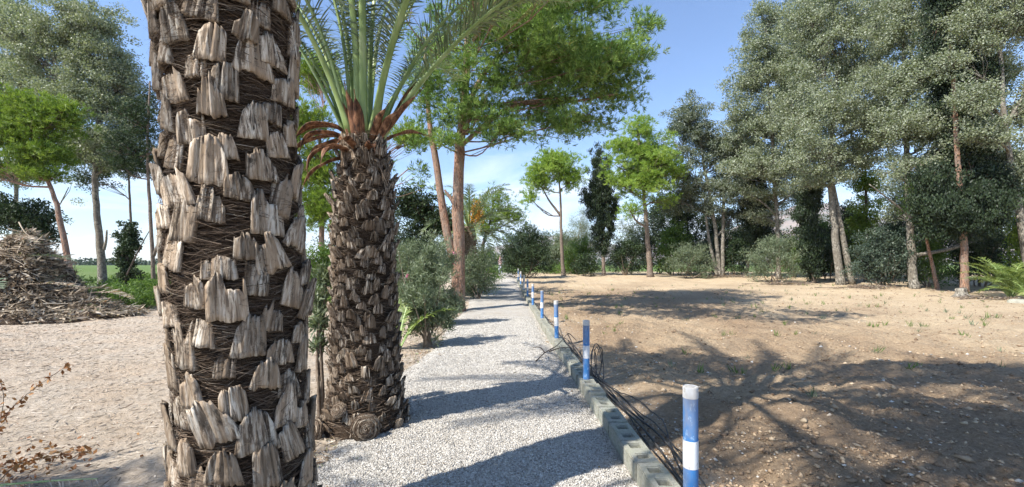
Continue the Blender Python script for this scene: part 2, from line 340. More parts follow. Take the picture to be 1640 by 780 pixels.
def haze():
    bm = bmesh.new(); bmesh.ops.create_cube(bm, size=1); me = bpy.data.meshes.new('haze'); bm.to_mesh(me); bm.free()
    o = bpy.data.objects.new('haze', me); COL.objects.link(o); o.scale = (6400, 6600, 430); o.location = (0, 3100, 215 - 12)
    mt = bpy.data.materials.new('haze'); mt.use_nodes = True; t = mt.node_tree; t.nodes.clear(); v = t.nodes.new('ShaderNodeVolumePrincipled'); v.inputs['Density'].default_value = .00012; v.inputs['Color'].default_value = (.80, .88, 1, 1)
    oo = t.nodes.new('ShaderNodeOutputMaterial'); t.links.new(v.outputs[0], oo.inputs['Volume']); me.materials.append(mt); tag(o, kind='stuff')
haze()
# ------------------------------------------------------------------ scatter (stuff)
OCT_V = np.array([[1, 0, 0], [0, 1, 0], [-1, 0, 0], [0, -1, 0], [0, 0, 1], [0, 0, -1]], float)
OCT_F = np.array([[0, 1, 4], [1, 2, 4], [2, 3, 4], [3, 0, 4], [1, 0, 5], [2, 1, 5], [3, 2, 5], [0, 3, 5]])
def stones(name, x, y, z, s, mat, label, flat=.6):
    n = len(x); a = rng.uniform(0, 6.28, n); J = OCT_V[None] * (1 + rng.uniform(-.35, .35, (n, 6, 1))) + rng.uniform(-.22, .22, (n, 6, 3))
    J = J * np.stack([s * rng.uniform(.7, 1.4, n), s * rng.uniform(.6, 1, n), s * flat * rng.uniform(.6, 1.2, n)], -1)[:, None, :]
    c, sn = np.cos(a)[:, None], np.sin(a)[:, None]; X = J[..., 0] * c - J[..., 1] * sn; Y = J[..., 0] * sn + J[..., 1] * c
    tl = rng.uniform(-.5, .5, (n, 1)); Z = J[..., 2] + X * tl * .5
    V = np.stack([X + x[:, None], Y + y[:, None], Z + z[:, None]], -1).reshape(-1, 3)
    Fc = (OCT_F[None] + (np.arange(n) * 6)[:, None, None]).reshape(-1, 3)
    o = mesh_np(name, V, Fc, mat, None, False, {'tint': np.repeat(rng.uniform(0, 1, n), 8)})
    return tag(o, label, 'stones', kind='stuff')
n = 170000; y = 2.2 + 11 * rng.uniform(0, 1, n) ** 1.6; t = rng.uniform(0, 1, n); x = pathl(y) - .05 + (rowx(y) - .05 - pathl(y)) * t
stones('gravel', x, y, zpath(x, y) + .002, rng.uniform(.004, .0092, n) * (1 + .07 * y), PEB, 'loose pale grey gravel covering the footpath')
n = 3500; y = rng.uniform(2.2, 14, n); s = rng.choice([0, 1], n); x = np.where(s == 0, pathl(y) - .05 - rng.exponential(.22, n), rowx(y) + .15 + rng.exponential(.3, n))
stones('stray_gravel', x, y, hground(x, y) + .002, rng.uniform(.006, .015, n), PEB, 'stray pale gravel spilled past both path edges')
n = 42000; y = 2.3 + 22 * rng.uniform(0, 1, n) ** 1.7; x = rowx(y) + .15 + (1.25 * y - rowx(y)) * rng.uniform(0, 1, n)
k = fbm(x, y, .8, 3, 51) + rng.uniform(-.5, .5, n) > -.1; x, y = x[k], y[k]
s = rng.exponential(.0065, len(x)) + .004; s = np.minimum(s, .04)
stones('soil_clods', x, y, hground(x, y) + s * .15, s * (1 + .03 * y), CLOD, 'brown soil clods and small stones over the dug field')
n = 180; y = 2.5 + 22 * rng.uniform(0, 1, n) ** 1.3; x = rowx(y) + .3 + (1.25 * y - rowx(y)) * rng.uniform(0, 1, n)
stones('pale_stones', x, y, hground(x, y) + .006, rng.uniform(.012, .035, n), PEB, 'scattered pale stones lying on the field soil')
def blades(name, P0, D0, ln, wd, mat, parent=None, tint=None, bend=0):
    """thin leaf-like quads: P0 start, D0 direction"""
    n = len(P0); D0 = norm(D0); sd = norm(np.cross(D0, norm(rng.normal(0, 1, (n, 3)))))
    ln = np.broadcast_to(ln, (n,))[:, None]; wd = np.broadcast_to(wd, (n,))[:, None]
    mid = P0 + D0 * ln * .45; tip = P0 + D0 * ln; tip[:, 2] -= (bend * ln[:, 0])
    V = np.stack([P0, mid + sd * wd * .5, tip, mid - sd * wd * .5], 1).reshape(-1, 3)
    Fc = np.arange(n * 4).reshape(n, 4)
    if tint is None: tint = rng.uniform(0, 1, n)
    return mesh_np(name, V, Fc, mat, parent, False, {'tint': tint})
n = 60000; y = 2.6 + 17 * rng.uniform(0, 1, n) ** 1.3; x = pathl(y) - .5 - (1.25 * y) * rng.uniform(0, 1, n) ** .8
k = fbm(x, y, .5, 3, 61) + rng.uniform(-.4, .4, n) + .25 * sstep(5, 14, y) > -.02; x, y = x[k], y[k]; n = len(x)
a = rng.normal(.25, 1.1, n); D = np.stack([np.cos(a), np.sin(a), rng.normal(.02, .12, n)], -1); ln = rng.uniform(.02, .12, n)
tag(blades('straw_litter', np.stack([x, y, hground(x, y) + .006], -1), D, ln, rng.uniform(.003, .010, n) * (1 + .05 * y), STRAW), 'dry straw and wood chips strewn over bare ground', 'litter', kind='stuff')
# ------------------------------------------------------------------ trees
def rand_dir(n): return norm(rng.normal(0, 1, (n, 3)))
def leaves_from(C, cr, per, size, asp, mode, flat=.7, outc=None):
    """C clump centres (k,3), cr clump radius; returns starts, dirs, lengths, widths, tint"""
    k = len(C); n = k * per; idx = np.repeat(np.arange(k), per); crr = np.broadcast_to(cr, (k,))[idx]
    off = rand_dir(n) * (rng.uniform(0, 1, n) ** .6)[:, None] * crr[:, None]; off[:, 2] *= flat
    P0 = C[idx] + off; D = rand_dir(n)
    if mode == 'pine':
        g = rng.integers(0, 9, n); sub = rand_dir(k * 9).reshape(k, 9, 3) * np.array([1, 1, .6]); sub[..., 2] = sub[..., 2] * .8 + .12
        P0 = C[idx] + sub[idx, g] * crr[:, None] * rng.uniform(.55, 1, n)[:, None]; D = D * .75 + norm(sub[idx, g]) * .8 + np.array([0, 0, .45])
    elif mode == 'cypress': D = D * .45 + np.array([0, 0, 1.]) ; 
    elif mode == 'hang': D = D + np.array([0, 0, -.5])
    elif mode == 'up': D = D + np.array([0, 0, .7])
    tt = np.clip(.5 * rng.uniform(0, 1, k)[idx] + .5 * rng.uniform(0, 1, n) + .1 * rng.normal(0, 1, n), 0, 1)
    return P0, D, size * rng.uniform(.6, 1.3, n), size * asp * rng.uniform(.7, 1.3, n), tt
def clumps(lobes, ncl, inner=.5, gap=(.9, -.14)):
    vol = np.array([l[3] * l[4] * l[5] for l in lobes]) ** .8; cnt = rng.multinomial(ncl, vol / vol.sum()); C = []; who = []
    for i, (l, c) in enumerate(zip(lobes, cnt)):
        d = rand_dir(c); r = rng.uniform(0, 1, c) ** inner; wobble = 1 + .28 * np.sin(d[:, 0] * 5 + i) * np.cos(d[:, 2] * 6 + i * 2) + .12 * rng.normal(0, 1, c)
        C.append(np.array(l[:3]) + d * (r * wobble)[:, None] * np.array(l[3:6])); who += [i] * c
    C = np.concatenate(C); who = np.array(who)
    k = fbm(C[:, 0] * .8 + C[:, 1] * .35 + C[:, 2] * .25, C[:, 2] * .7 - C[:, 1] * .45 - C[:, 0] * .3, gap[0], 2, 11) > gap[1]
    return C[k], who[k]
def tree(name, label, cat, trunk_pts, tr, lobes, mat, bark, ncl, cr, per, size, asp, mode='rand', inner=.5, group=None, limbs=1.0, extra=None, sides=9, twig=.5, crown_name='crown', flat=.7, forks=None, rise=.45):
    trunk_pts = [np.asarray(p, float) for p in trunk_pts]
    b = trunk_pts[0].copy(); b[2] = float(hground(b[0], b[1])) - .08; trunk_pts[0] = b
    if tr < .5 and name != 'big': tr = tr * (.68 if limbs == 1.0 else .9)
    root = empty(name, tuple(b), label, cat, group)
    g = Geo(); tp = spline(trunk_pts, 22); h = tp[-1][2] - tp[0][2]
    tp[1:-1, :2] += rng.normal(0, tr * .09, (20, 2))
    f = np.linspace(0, 1, 22); rad = tr * (1 - .68 * f) + tr * .35 * np.exp(-f * 26)
    tube(g, tp, rad, sides, wob=.04)
    for (fp, fr) in (forks or []):
        q = spline([np.asarray(z, float) for z in fp], 12); tube(g, q, np.linspace(fr, fr * .35, 12), 7, wob=.05)
    C, who = clumps(lobes, ncl, inner, {'cypress': (1, -9), 'pine': (1.1, -.27), 'hang': (1.15, -.25)}.get(mode, (1, -.3)))
    for i, l in enumerate(lobes):
        c = np.array(l[:3]); zz = tp[:, 2]; tgt = c[2] - rise * np.hypot(*(c - tp[np.argmin(abs(zz - c[2]))])[:2]) - l[5] * .3
        j = int(np.clip(np.argmin(abs(zz - tgt)), 5, 20)); st = tp[j]; mid = (st + c) / 2 + np.array([0, 0, -.06 * np.linalg.norm(c - st)]) + rng.normal(0, .08, 3) * np.linalg.norm(c - st)
        q = spline([st, mid, c], 8); r0 = min(rad[j] * .62, .05 + .035 * np.linalg.norm(c - st)) * limbs; tube(g, q, np.linspace(r0, r0 * .35, 8), 5, cap=False)
        mem = C[who == i]; m_ = int(len(mem) * twig); m_ = min(m_, 40)
        for e in mem[rng.permutation(len(mem))[:m_]]:
            s = q[rng.integers(2, 8)]; md = (s + e) / 2 + rng.normal(0, .06, 3) * np.linalg.norm(e - s) - np.array([0, 0, .05])
            tube(g, [s, md, e], [r0 * .28 + .006, r0 * .2 + .004, .004], 3, cap=False)
    V0 = np.array(root.location)
    for k in range(len(g.v)): g.v[k] = g.v[k] - V0
    g.obj('trunk', bark, root, True)
    P0, D, ln, wd, tt = leaves_from(C - V0, cr, per, size, asp, mode, flat)
    blades(crown_name, P0, D, ln, wd, mat, root, tt)
    return root
def LB(px, py, Y, rx, ry, dy=0, ryd=None):        # a lobe measured in photograph pixels at distance Y (+dy metres)
    Yp = Y + dy; c = P(px, py, Yp); s = Yp / F
    return (c[0], c[1], c[2], rx * s, (ryd if ryd else (rx * .8) * s), ry * s)
g_pop = 'tall silvery poplars'
# --- slim umbrella pine and its neighbours at the back of the field
tree('pine_tree', 'slim umbrella pine with forked trunk, left of the dark clipped cypress', 'tree',
     [P(903, 450, 37), P(899, 390, 37), P(898, 330, 37), P(896, 290, 37)], .26,
     [LB(887, 268, 37, 44, 22), LB(862, 290, 37, 26, 18), LB(912, 290, 37, 24, 20), LB(850, 318, 37, 12, 14), LB(893, 256, 37, 30, 16)], PINEB, GBARK, 330, .5, 110, .27, .13, 'pine', .6,
     forks=[([P(898, 345, 37), P(880, 322, 37), P(868, 300, 37)], .12)])
tree('cypress', 'narrow dark clipped cypress on a short bare trunk behind the umbrella pine', 'tree',
     [P(967, 446, 38), P(966, 400, 38), P(962, 250, 38)], .30,
     [LB(966, 385, 38, 17, 26), LB(964, 340, 38, 25, 45), LB(961, 295, 38, 21, 42), LB(959, 262, 38, 14, 30), LB(940, 318, 38, 10, 16)], CYP, GBARK, 420, .34, 75, .2, .32, 'cypress', .33, twig=.1, flat=1)
tree('pine_tree', 'bright yellow-green pine with a straight bare trunk and lumpy conical crown beside the cypress', 'tree',
     [P(1042, 447, 35), P(1037, 380, 35), P(1032, 320, 35), P(1022, 215, 35)], .36,
     [LB(1020, 205, 35, 26, 24), LB(1015, 240, 35, 42, 26), LB(1045, 262, 35, 48, 24, -.8), LB(995, 268, 35, 32, 22), LB(1030, 295, 35, 44, 22, -.6), LB(1078, 270, 35, 24, 17), LB(1008, 335, 35, 24, 20, -1.2), LB(1035, 235, 35, 38, 34), LB(1040, 285, 35, 46, 34, .4), LB(1000, 300, 35, 26, 20), LB(990, 232, 35, 20, 16), LB(1060, 318, 35, 26, 14)],
     PINEB, GBARK, 760, .5, 110, .27, .13, 'pine', .5)
# --- silvery poplars
tree('poplar_tree', 'silvery poplar with three thin pale stems and a rounded top, right of the bright pine', 'tree',
     [P(1153, 446, 36), P(1143, 350, 36), P(1125, 250, 36), P(1110, 170, 36)], .26,
     [LB(1100, 190, 36, 34, 38), LB(1082, 230, 36, 26, 40), LB(1125, 225, 36, 36, 40), LB(1160, 245, 36, 34, 44), LB(1110, 285, 36, 44, 34), LB(1160, 300, 36, 40, 30, -1), LB(1190, 285, 36, 28, 36), LB(1130, 330, 36, 26, 18), LB(1085, 320, 36, 34, 30, 1.5), LB(1175, 345, 36, 24, 16, 1.5), LB(1190, 235, 36, 30, 40, 1.5)],
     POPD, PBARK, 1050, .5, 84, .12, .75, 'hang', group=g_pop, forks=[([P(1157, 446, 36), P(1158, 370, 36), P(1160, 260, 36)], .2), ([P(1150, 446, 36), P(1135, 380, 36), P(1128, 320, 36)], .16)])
tree('poplar_tree', 'tall silvery poplar on a slender pale stem above the silvery oleander', 'tree',
     [P(1247, 448, 33), P(1244, 340, 33), P(1235, 200, 33), P(1225, 40, 33)], .26,
     [LB(1212, 72, 33, 34, 36), LB(1235, 30, 33, 40, 40), LB(1195, 130, 33, 34, 40), LB(1245, 110, 33, 52, 48), LB(1180, 175, 33, 24, 28), LB(1210, 205, 33, 48, 42), LB(1265, 190, 33, 44, 46), LB(1205, 262, 33, 44, 34, -1), LB(1225, 345, 33, 36, 18, 1.5), LB(1250, 275, 33, 42, 30), LB(1222, 310, 33, 34, 16), LB(1180, 240, 33, 30, 40, 2), LB(1285, 250, 33, 34, 40, 1), LB(1275, 130, 33, 40, 60, 2), LB(1290, 60, 33, 40, 44)],
     POP, PBARK, 1500, .5, 84, .115, .75, 'hang', group=g_pop, forks=[([P(1244, 345, 33), P(1222, 325, 33), P(1198, 310, 33)], .09), ([P(1245, 330, 33), P(1262, 315, 33), P(1280, 300, 33)], .09)])
tree('poplar_tree', 'big silvery poplar with twin leaning trunks right of the leaning cypress', 'tree',
     [P(1347, 456, 27), P(1336, 360, 27), P(1330, 250, 27), P(1345, 80, 27)], .36,
     [LB(1340, 40, 27, 60, 50), LB(1300, 100, 27, 50, 50), LB(1375, 110, 27, 56, 52), LB(1330, 175, 27, 58, 46, -1), LB(1385, 190, 27, 46, 44), LB(1300, 235, 27, 46, 40, -1), LB(1350, 250, 27, 48, 34), LB(1310, 285, 27, 48, 24), LB(1355, -30, 27, 60, 44), LB(1290, 30, 27, 44, 40), LB(1400, 30, 27, 44, 60, 2), LB(1270, 180, 27, 36, 50, 2), LB(1395, 240, 27, 34, 30, 2)],
     POP, PBARK, 1650, .5, 88, .10, .75, 'hang', group=g_pop, forks=[([P(1366, 458, 27), P(1352, 390, 27), P(1338, 315, 27), P(1325, 250, 27)], .2)])
tree('poplar_tree', 'silvery poplar with one mottled trunk and a long bare side branch', 'tree',
     [P(1464, 462, 24), P(1459, 380, 24), P(1452, 250, 24), P(1448, 60, 24)], .33,
     [LB(1440, 40, 24, 56, 50), LB(1480, 110, 24, 56, 46, -1), LB(1425, 130, 24, 52, 46), LB(1460, 200, 24, 58, 40, -1), LB(1510, 200, 24, 50, 38, -1), LB(1480, 262, 24, 56, 32, -1.5), LB(1530, 265, 24, 44, 34, -1), LB(1425, 265, 24, 34, 22), LB(1450, -30, 24, 60, 50), LB(1500, 310, 24, 36, 20, -1), LB(1440, 335, 24, 30, 20, 1.5), LB(1590, 330, 24, 34, 30, 1.5), LB(1540, 60, 24, 50, 60, 2), LB(1560, 180, 24, 44, 50, 2.5), LB(1420, 200, 24, 40, 36, 1.5)],
     POP, PBARK, 1650, .48, 88, .094, .75, 'hang', group=g_pop, forks=[([P(1456, 345, 24), P(1425, 320, 24), P(1392, 295, 24)], .07)])
tree('poplar_tree', 'silvery poplar at the right edge with pale upper trunk showing against the sky', 'tree',
     [P(1655, 470, 21), P(1640, 380, 21), P(1612, 220, 21), P(1600, 60, 21)], .30,
     [LB(1560, 40, 21, 50, 46), LB(1640, 30, 21, 46, 44), LB(1575, 120, 21, 50, 34, 1.5), LB(1580, 215, 21, 36, 26, -.6), LB(1655, 170, 21, 32, 50), LB(1640, 260, 21, 30, 40), LB(1600, -30, 21, 70, 40), LB(1520, 90, 21, 40, 36), LB(1560, 160, 21, 40, 26, -.6)],
     POP, PBARK, 1400, .44, 88, .084, .75, 'hang', group=g_pop, forks=[([P(1612, 230, 21), P(1590, 190, 21), P(1575, 150, 21)], .08), ([P(1610, 200, 21), P(1635, 160, 21), P(1650, 110, 21)], .08)])
tree('poplar_tree', 'rear silvery poplar filling the skyline between the slender and the twin trunk poplars', 'tree',
     [P(1285, 448, 40), P(1283, 330, 40), P(1280, 120, 40)], .28,
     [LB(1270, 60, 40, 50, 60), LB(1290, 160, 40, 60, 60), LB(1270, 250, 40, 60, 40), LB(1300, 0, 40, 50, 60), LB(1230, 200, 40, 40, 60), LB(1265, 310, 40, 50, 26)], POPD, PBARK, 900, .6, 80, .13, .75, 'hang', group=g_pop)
tree('poplar_tree', 'rear silvery poplar glimpsed behind the mottled trunk and the dark evergreen', 'tree',
     [P(1500, 450, 38), P(1498, 330, 38), P(1495, 100, 38)], .28,
     [LB(1490, 60, 38, 60, 60), LB(1560, 120, 38, 60, 60), LB(1480, 180, 38, 60, 50), LB(1410, 180, 38, 40, 70), LB(1500, 280, 38, 70, 40), LB(1420, 300, 38, 50, 24), LB(1600, 240, 38, 60, 70)], POPD, PBARK, 900, .6, 80, .13, .75, 'hang', group=g_pop)
# --- dark columnar evergreens in the row
tree('cypress', 'dark leaning cypress reaching the ground left of the twin trunk poplar', 'tree',
     [P(1303, 452, 29), P(1299, 400, 29), P(1292, 300, 29)], .22,
     [LB(1303, 425, 29, 11, 26), LB(1297, 385, 29, 18, 40), LB(1294, 340, 29, 19, 34), LB(1297, 300, 29, 16, 26)], CYP, DBARK, 330, .3, 75, .18, .32, 'cypress', .35, twig=.1, flat=1)
tree('cypress', 'dark broad cypress with a short bare trunk behind the silver bush', 'tree',
     [P(1192, 447, 36), P(1200, 400, 36), P(1208, 280, 36)], .30,
     [LB(1206, 385, 36, 20, 26), LB(1210, 340, 36, 26, 40), LB(1206, 300, 36, 20, 30)], CYP, PBARK, 330, .36, 70, .2, .32, 'cypress', .35, twig=.1, flat=1)
tree('cypress', 'olive green leafy column standing right of the twin poplar trunks', 'tree',
     [P(1388, 462, 30), P(1388, 400, 30), P(1386, 260, 30)], .25,
     [LB(1385, 390, 30, 26, 34), LB(1382, 340, 30, 27, 36), LB(1386, 290, 30, 22, 34), LB(1378, 245, 30, 16, 26)], PINE, DBARK, 300, .36, 60, .17, .35, 'rand', .4, twig=.1)
tree('cypress', 'huge dark evergreen rising out of frame above the red-brown pine trunk', 'tree',
     [P(1545, 462, 21.5), P(1543, 380, 21.5), P(1530, 200, 21.5), P(1518, -20, 21.5)], .26,
     [LB(1560, 330, 21.5, 50, 50), LB(1515, 340, 21.5, 44, 46), LB(1590, 300, 21.5, 34, 40), LB(1545, 255, 21.5, 44, 50, .6), LB(1540, 180, 21.5, 44, 50, .8), LB(1575, 130, 21.5, 26, 34), LB(1520, 100, 21.5, 30, 50, .5), LB(1510, 30, 21.5, 26, 50, .3), LB(1505, -30, 21.5, 26, 50), LB(1490, 300, 21.5, 26, 40)],
     CYP, RBARK, 1900, .42, 70, .13, .5, 'cypress', .5, twig=.2)
tree('carob_tree', 'dark rounded tree filling the gap behind the three stemmed poplar', 'tree',
     [P(1105, 446, 41), P(1103, 400, 41), P(1100, 340, 41)], .3,
     [LB(1100, 345, 41, 50, 34), LB(1068, 330, 41, 30, 26), LB(1085, 380, 41, 40, 26), LB(1110, 300, 41, 36, 26)], DARK, DBARK, 330, .6, 60, .16, .6)
# --- shrubs along the back of the field
def bush(name, label, px, pyb, Y, w, h, mat, ncl=90, cr=.4, per=60, size=.13, asp=.3, mode='up', cat='shrub', group=None, bark=TWIG, stems=6, lobes=None, inner=.55, petals=0, ydeep=None):
    b = P(px, pyb, Y); b[2] = float(hground(b[0], Y)); s = Y / F; W = w * s; H = h * s
    root = empty(name, tuple(b), label, cat, group)
    rr = lobes or [(0, 0, .52, .42, .48), (-.22, .05, .36, .28, .36), (.24, -.05, .36, .28, .34), (.05, .0, .72, .26, .28)]
    lob = [(q[0] * W, q[1] * W, q[2] * H, q[3] * W, (ydeep or q[3] * W * .85), q[4] * H) for q in rr]
    C, who = clumps(lob, ncl, inner, (1.4, -.22)); C[:, 2] = np.maximum(C[:, 2], .06 * H + .05)
    g = Geo()
    for k in range(stems):
        e = C[rng.integers(len(C))]; a = rng.uniform(0, 6.28); s0 = np.array([math.cos(a), math.sin(a), 0]) * W * .06
        tube(g, spline([s0 - [0, 0, .05], s0 * 2 + e * .35, e], 6), np.linspace(.02 + .008 * H, .006, 6), 5, cap=False)
    for e in C[::4]:
        s0 = e * np.array([.4, .4, .45]) + rng.normal(0, .03, 3); tube(g, [s0, (s0 + e) / 2 + rng.normal(0, .03, 3), e], [.012, .008, .003], 3, cap=False)
    g.obj('stem', bark, root, True)
    P0, D, ln, wd, tt = leaves_from(C, cr, per, size, asp, mode, .9)
    P0[:, 2] = np.maximum(P0[:, 2], .02)
    blades('foliage', P0, D, ln, wd, mat, root, tt)
    if petals:
        Cp = C[C[:, 2] > .55 * H]; Cp = Cp[rng.integers(0, len(Cp), petals)] + rng.normal(0, cr * .6, (petals, 3)) + [0, 0, cr * .5]
        P0, D, ln, wd, tt = leaves_from(Cp, .04, 12, .05, .7, 'rand'); blades('flower', P0, D, ln, wd, FLOWERP, root, tt)
    return root
bush('shrub', 'large round dark bush at the far end of the posts beside the path', 840, 447, 34, 104, 80, DARK, 330, .5, 80, .2, .25)
bush('shrub', 'small dark low bush left of the cypress trunk', 938, 446, 37, 46, 36, DARK, 70, .4, 60, .16, .4)
bush('shrub', 'fresh green bush between the umbrella pine and the cypress', 928, 444, 40, 64, 62, GREEN, 110, .45, 60, .17, .4)
bush('tamarisk', 'pale feathery grey-green tamarisk rising behind the umbrella pine trunk', 932, 444, 44, 90, 105, TAM, 190, .6, 75, .3, .06, mode='up')
bush('shrub', 'dark green bush between cypress trunk and bright pine trunk', 1003, 446, 38, 60, 66, DARK, 110, .45, 62, .16, .4)
bush('shrub', 'grey-green tall bush filling the gap behind the cypress', 1005, 444, 42, 80, 95, OLE, 130, .6, 60, .2, .25)
bush('shrub', 'fresh bright green tree-like bush under the dark carob', 1078, 445, 38, 70, 84, GREEN, 130, .5, 62, .2, .35)
bush('oleander', 'silver speckled bush right of the bright pine trunk', 1105, 446, 34, 76, 62, OLE, 130, .45, 64, .18, .22)
bush('shrub', 'dark upright bush right of the three poplar stems', 1178, 446, 36, 44, 72, DARK, 110, .4, 62, .16, .4)
bush('oleander', 'large silvery oleander below the slender poplar', 1240, 452, 29, 92, 78, OLE, 170, .42, 66, .18, .16)
bush('shrub', 'small mixed bush squeezed between two poplar groups', 1135, 446, 38, 60, 66, OLED, 110, .45, 60, .17, .3)
bush('shrub', 'low green bush showing through the gap behind the silvery oleander', 1272, 448, 34, 60, 74, GREEN, 90, .45, 60, .16, .4)
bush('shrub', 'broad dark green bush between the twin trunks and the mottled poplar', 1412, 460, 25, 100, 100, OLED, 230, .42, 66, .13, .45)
bush('shrub', 'leafy mid-green undergrowth beside the mottled poplar trunk', 1490, 463, 25, 60, 84, GREEN, 110, .35, 60, .13, .35)
bush('shrub', 'shadowed dark undergrowth behind the red-brown pine trunk', 1570, 462, 25.5, 110, 110, DARK, 230, .42, 66, .13, .45)
bush('shrub', 'dark undergrowth behind the leaning cypress and twin trunks', 1330, 452, 31, 90, 70, DARK, 150, .45, 60, .15, .45)
bush('weed_patch', 'green weeds between the debris heap and the big palm', 175, 488, 14.5, 90, 40, GREEN, 120, .2, 60, .09, .35, cat='weeds', ydeep=.9)
bush('shrub', 'yellow-green leafy bush at the right frame edge', 1650, 462, 22, 70, 190, PINE, 180, .4, 60, .14, .4)
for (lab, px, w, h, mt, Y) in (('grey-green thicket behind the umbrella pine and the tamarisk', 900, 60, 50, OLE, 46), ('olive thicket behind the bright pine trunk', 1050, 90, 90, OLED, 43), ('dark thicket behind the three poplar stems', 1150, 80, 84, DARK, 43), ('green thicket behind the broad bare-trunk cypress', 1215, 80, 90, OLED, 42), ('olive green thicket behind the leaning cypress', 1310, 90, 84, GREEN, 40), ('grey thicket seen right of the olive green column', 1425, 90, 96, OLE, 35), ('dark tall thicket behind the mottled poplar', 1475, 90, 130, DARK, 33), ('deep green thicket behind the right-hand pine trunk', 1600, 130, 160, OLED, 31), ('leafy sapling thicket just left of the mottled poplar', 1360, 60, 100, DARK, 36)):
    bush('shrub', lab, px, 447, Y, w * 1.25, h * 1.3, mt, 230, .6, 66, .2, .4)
tree('pine_tree', 'short slanting pine stem between the mottled poplar and red-brown trunk', 'tree',
     [P(1502, 464, 23.5), P(1492, 420, 23.5), P(1482, 370, 23.5), P(1478, 300, 23.5)], .15, [LB(1478, 330, 23.5, 34, 24), LB(1500, 350, 23.5, 30, 20), LB(1470, 300, 23.5, 24, 20)], GREEN, RBARK, 110, .4, 60, .14, .3)
# --- the big pine over the path
BP = 15.0
def Lm(x, y, z, rx, ry, rz): return (x, y, z, rx, ry, rz)
tree('pine_tree', 'big red-barked pine with double trunk overhanging the gravel path', 'tree',
     [P(733, 497, BP), P(734, 400, BP), P(735, 260, BP), P(742, 180, BP), P(750, 60, BP), P(770, -80, BP)], .27,
     [LB(950, 80, BP, 62, 34), LB(1010, 90, BP, 46, 34, -.6), LB(1035, 40, BP, 26, 28), LB(985, 150, BP, 56, 30, .5), LB(905, 160, BP, 60, 34), LB(900, 90, BP, 66, 44, -1), LB(850, 185, BP, 50, 28, .8), LB(860, 60, BP, 70, 50, -1.6), LB(800, 130, BP, 52, 44, -.8),
      LB(735, 120, BP, 52, 56, -1.4), LB(710, 190, BP, 34, 34, -1.0), LB(790, 30, BP, 70, 50, -1), LB(880, 0, BP, 80, 40, 0), LB(960, 10, BP, 50, 30, .5), LB(700, 60, BP, 44, 56, .5), LB(760, 190, BP, 40, 26, 1.2), LB(800, -60, BP, 90, 44, 0), LB(900, -60, BP, 60, 30, 1.5),
      LB(940, 195, BP, 46, 18, 1), LB(860, 120, BP, 60, 44, 1.8), LB(930, 100, BP, 60, 44, 2.2), LB(800, 212, BP, 50, 22, -.9), LB(770, 175, BP, 44, 30, -1.3), LB(870, 205, BP, 60, 24, -1), LB(900, 200, BP, 60, 22, .3), LB(840, 205, BP, 44, 20, -.4), LB(690, 120, BP, 36, 60, -.8), LB(678, 215, BP, 24, 28, -1.2), LB(712, 225, BP, 26, 16, -1.5), LB(665, 160, BP, 26, 30, -1.4), LB(830, 20, BP, 90, 60, 1), LB(970, 120, BP, 60, 40, -.4), Lm(.2, 9.6, 9.2, 1.5, 1.2, .6), Lm(-1.7, 9.2, 9.6, 1.4, 1.2, .6), Lm(2.2, 10.8, 9.3, 1.4, 1.2, .6), Lm(.6, 7.6, 9.8, 1.5, 1.1, .6), Lm(-1.2, 11.2, 9.4, 1.3, 1.2, .7), Lm(1.2, 12.2, 10, 1.6, 1.2, .8), Lm(-3.2, 10.2, 9.2, 1.2, 1.2, .6), Lm(2.6, 8.6, 9.9, 1.2, 1.1, .5)],
     PINED, RBARK, 2900, .30, 95, .17, .13, 'pine', .42, twig=.12, sides=14, limbs=.32, rise=.1,
     forks=[([P(728, 430, BP), P(712, 350, BP), P(697, 250, BP), P(686, 180, BP), P(680, 60, BP)], .17), ([P(733, 335, BP), P(722, 318, BP), P(712, 304, BP)], .09), ([P(745, 215, BP), P(758, 150, BP), P(800, 90, BP), P(870, 60, BP)], .13), ([P(742, 230, BP), P(820, 170, BP), P(900, 165, BP), P(990, 150, BP)], .09)])
tree('pine_tree', 'small bright pine beyond the date palm leaning over the path end', 'tree',
     [P(768, 446, 27), P(772, 400, 27), P(786, 350, 27), P(790, 320, 27)], .2, [LB(800, 345, 27, 34, 22), LB(785, 370, 27, 28, 14), LB(825, 350, 27, 20, 14), LB(795, 315, 27, 20, 20), LB(760, 340, 27, 30, 26)], PINE, DBARK, 210, .45, 66, .2, .14, 'pine', .5)
tree('carob_tree', 'dark dense tree behind the second palm trunk and the red pine', 'tree',
     [P(680, 455, 20), P(690, 400, 20), P(692, 330, 20)], .22, [LB(680, 345, 20, 40, 40), LB(655, 320, 20, 30, 34), LB(710, 360, 20, 34, 34), LB(668, 400, 20, 36, 26)], DARK, RBARK, 240, .4, 62, .13, .5)
tree('pine_tree', 'green pine glimpsed between the two big palm trunks', 'tree',
     [P(520, 460, 16), P(515, 350, 16), P(512, 200, 16)], .2, [LB(500, 270, 16, 50, 40), LB(515, 330, 16, 50, 40), LB(480, 200, 16, 50, 36), LB(650, 225, 16, 36, 26), LB(510, 120, 16, 44, 36, 3), LB(655, 270, 16, 30, 26)], PINE, RBARK, 750, .38, 90, .17, .14, 'pine', .55)
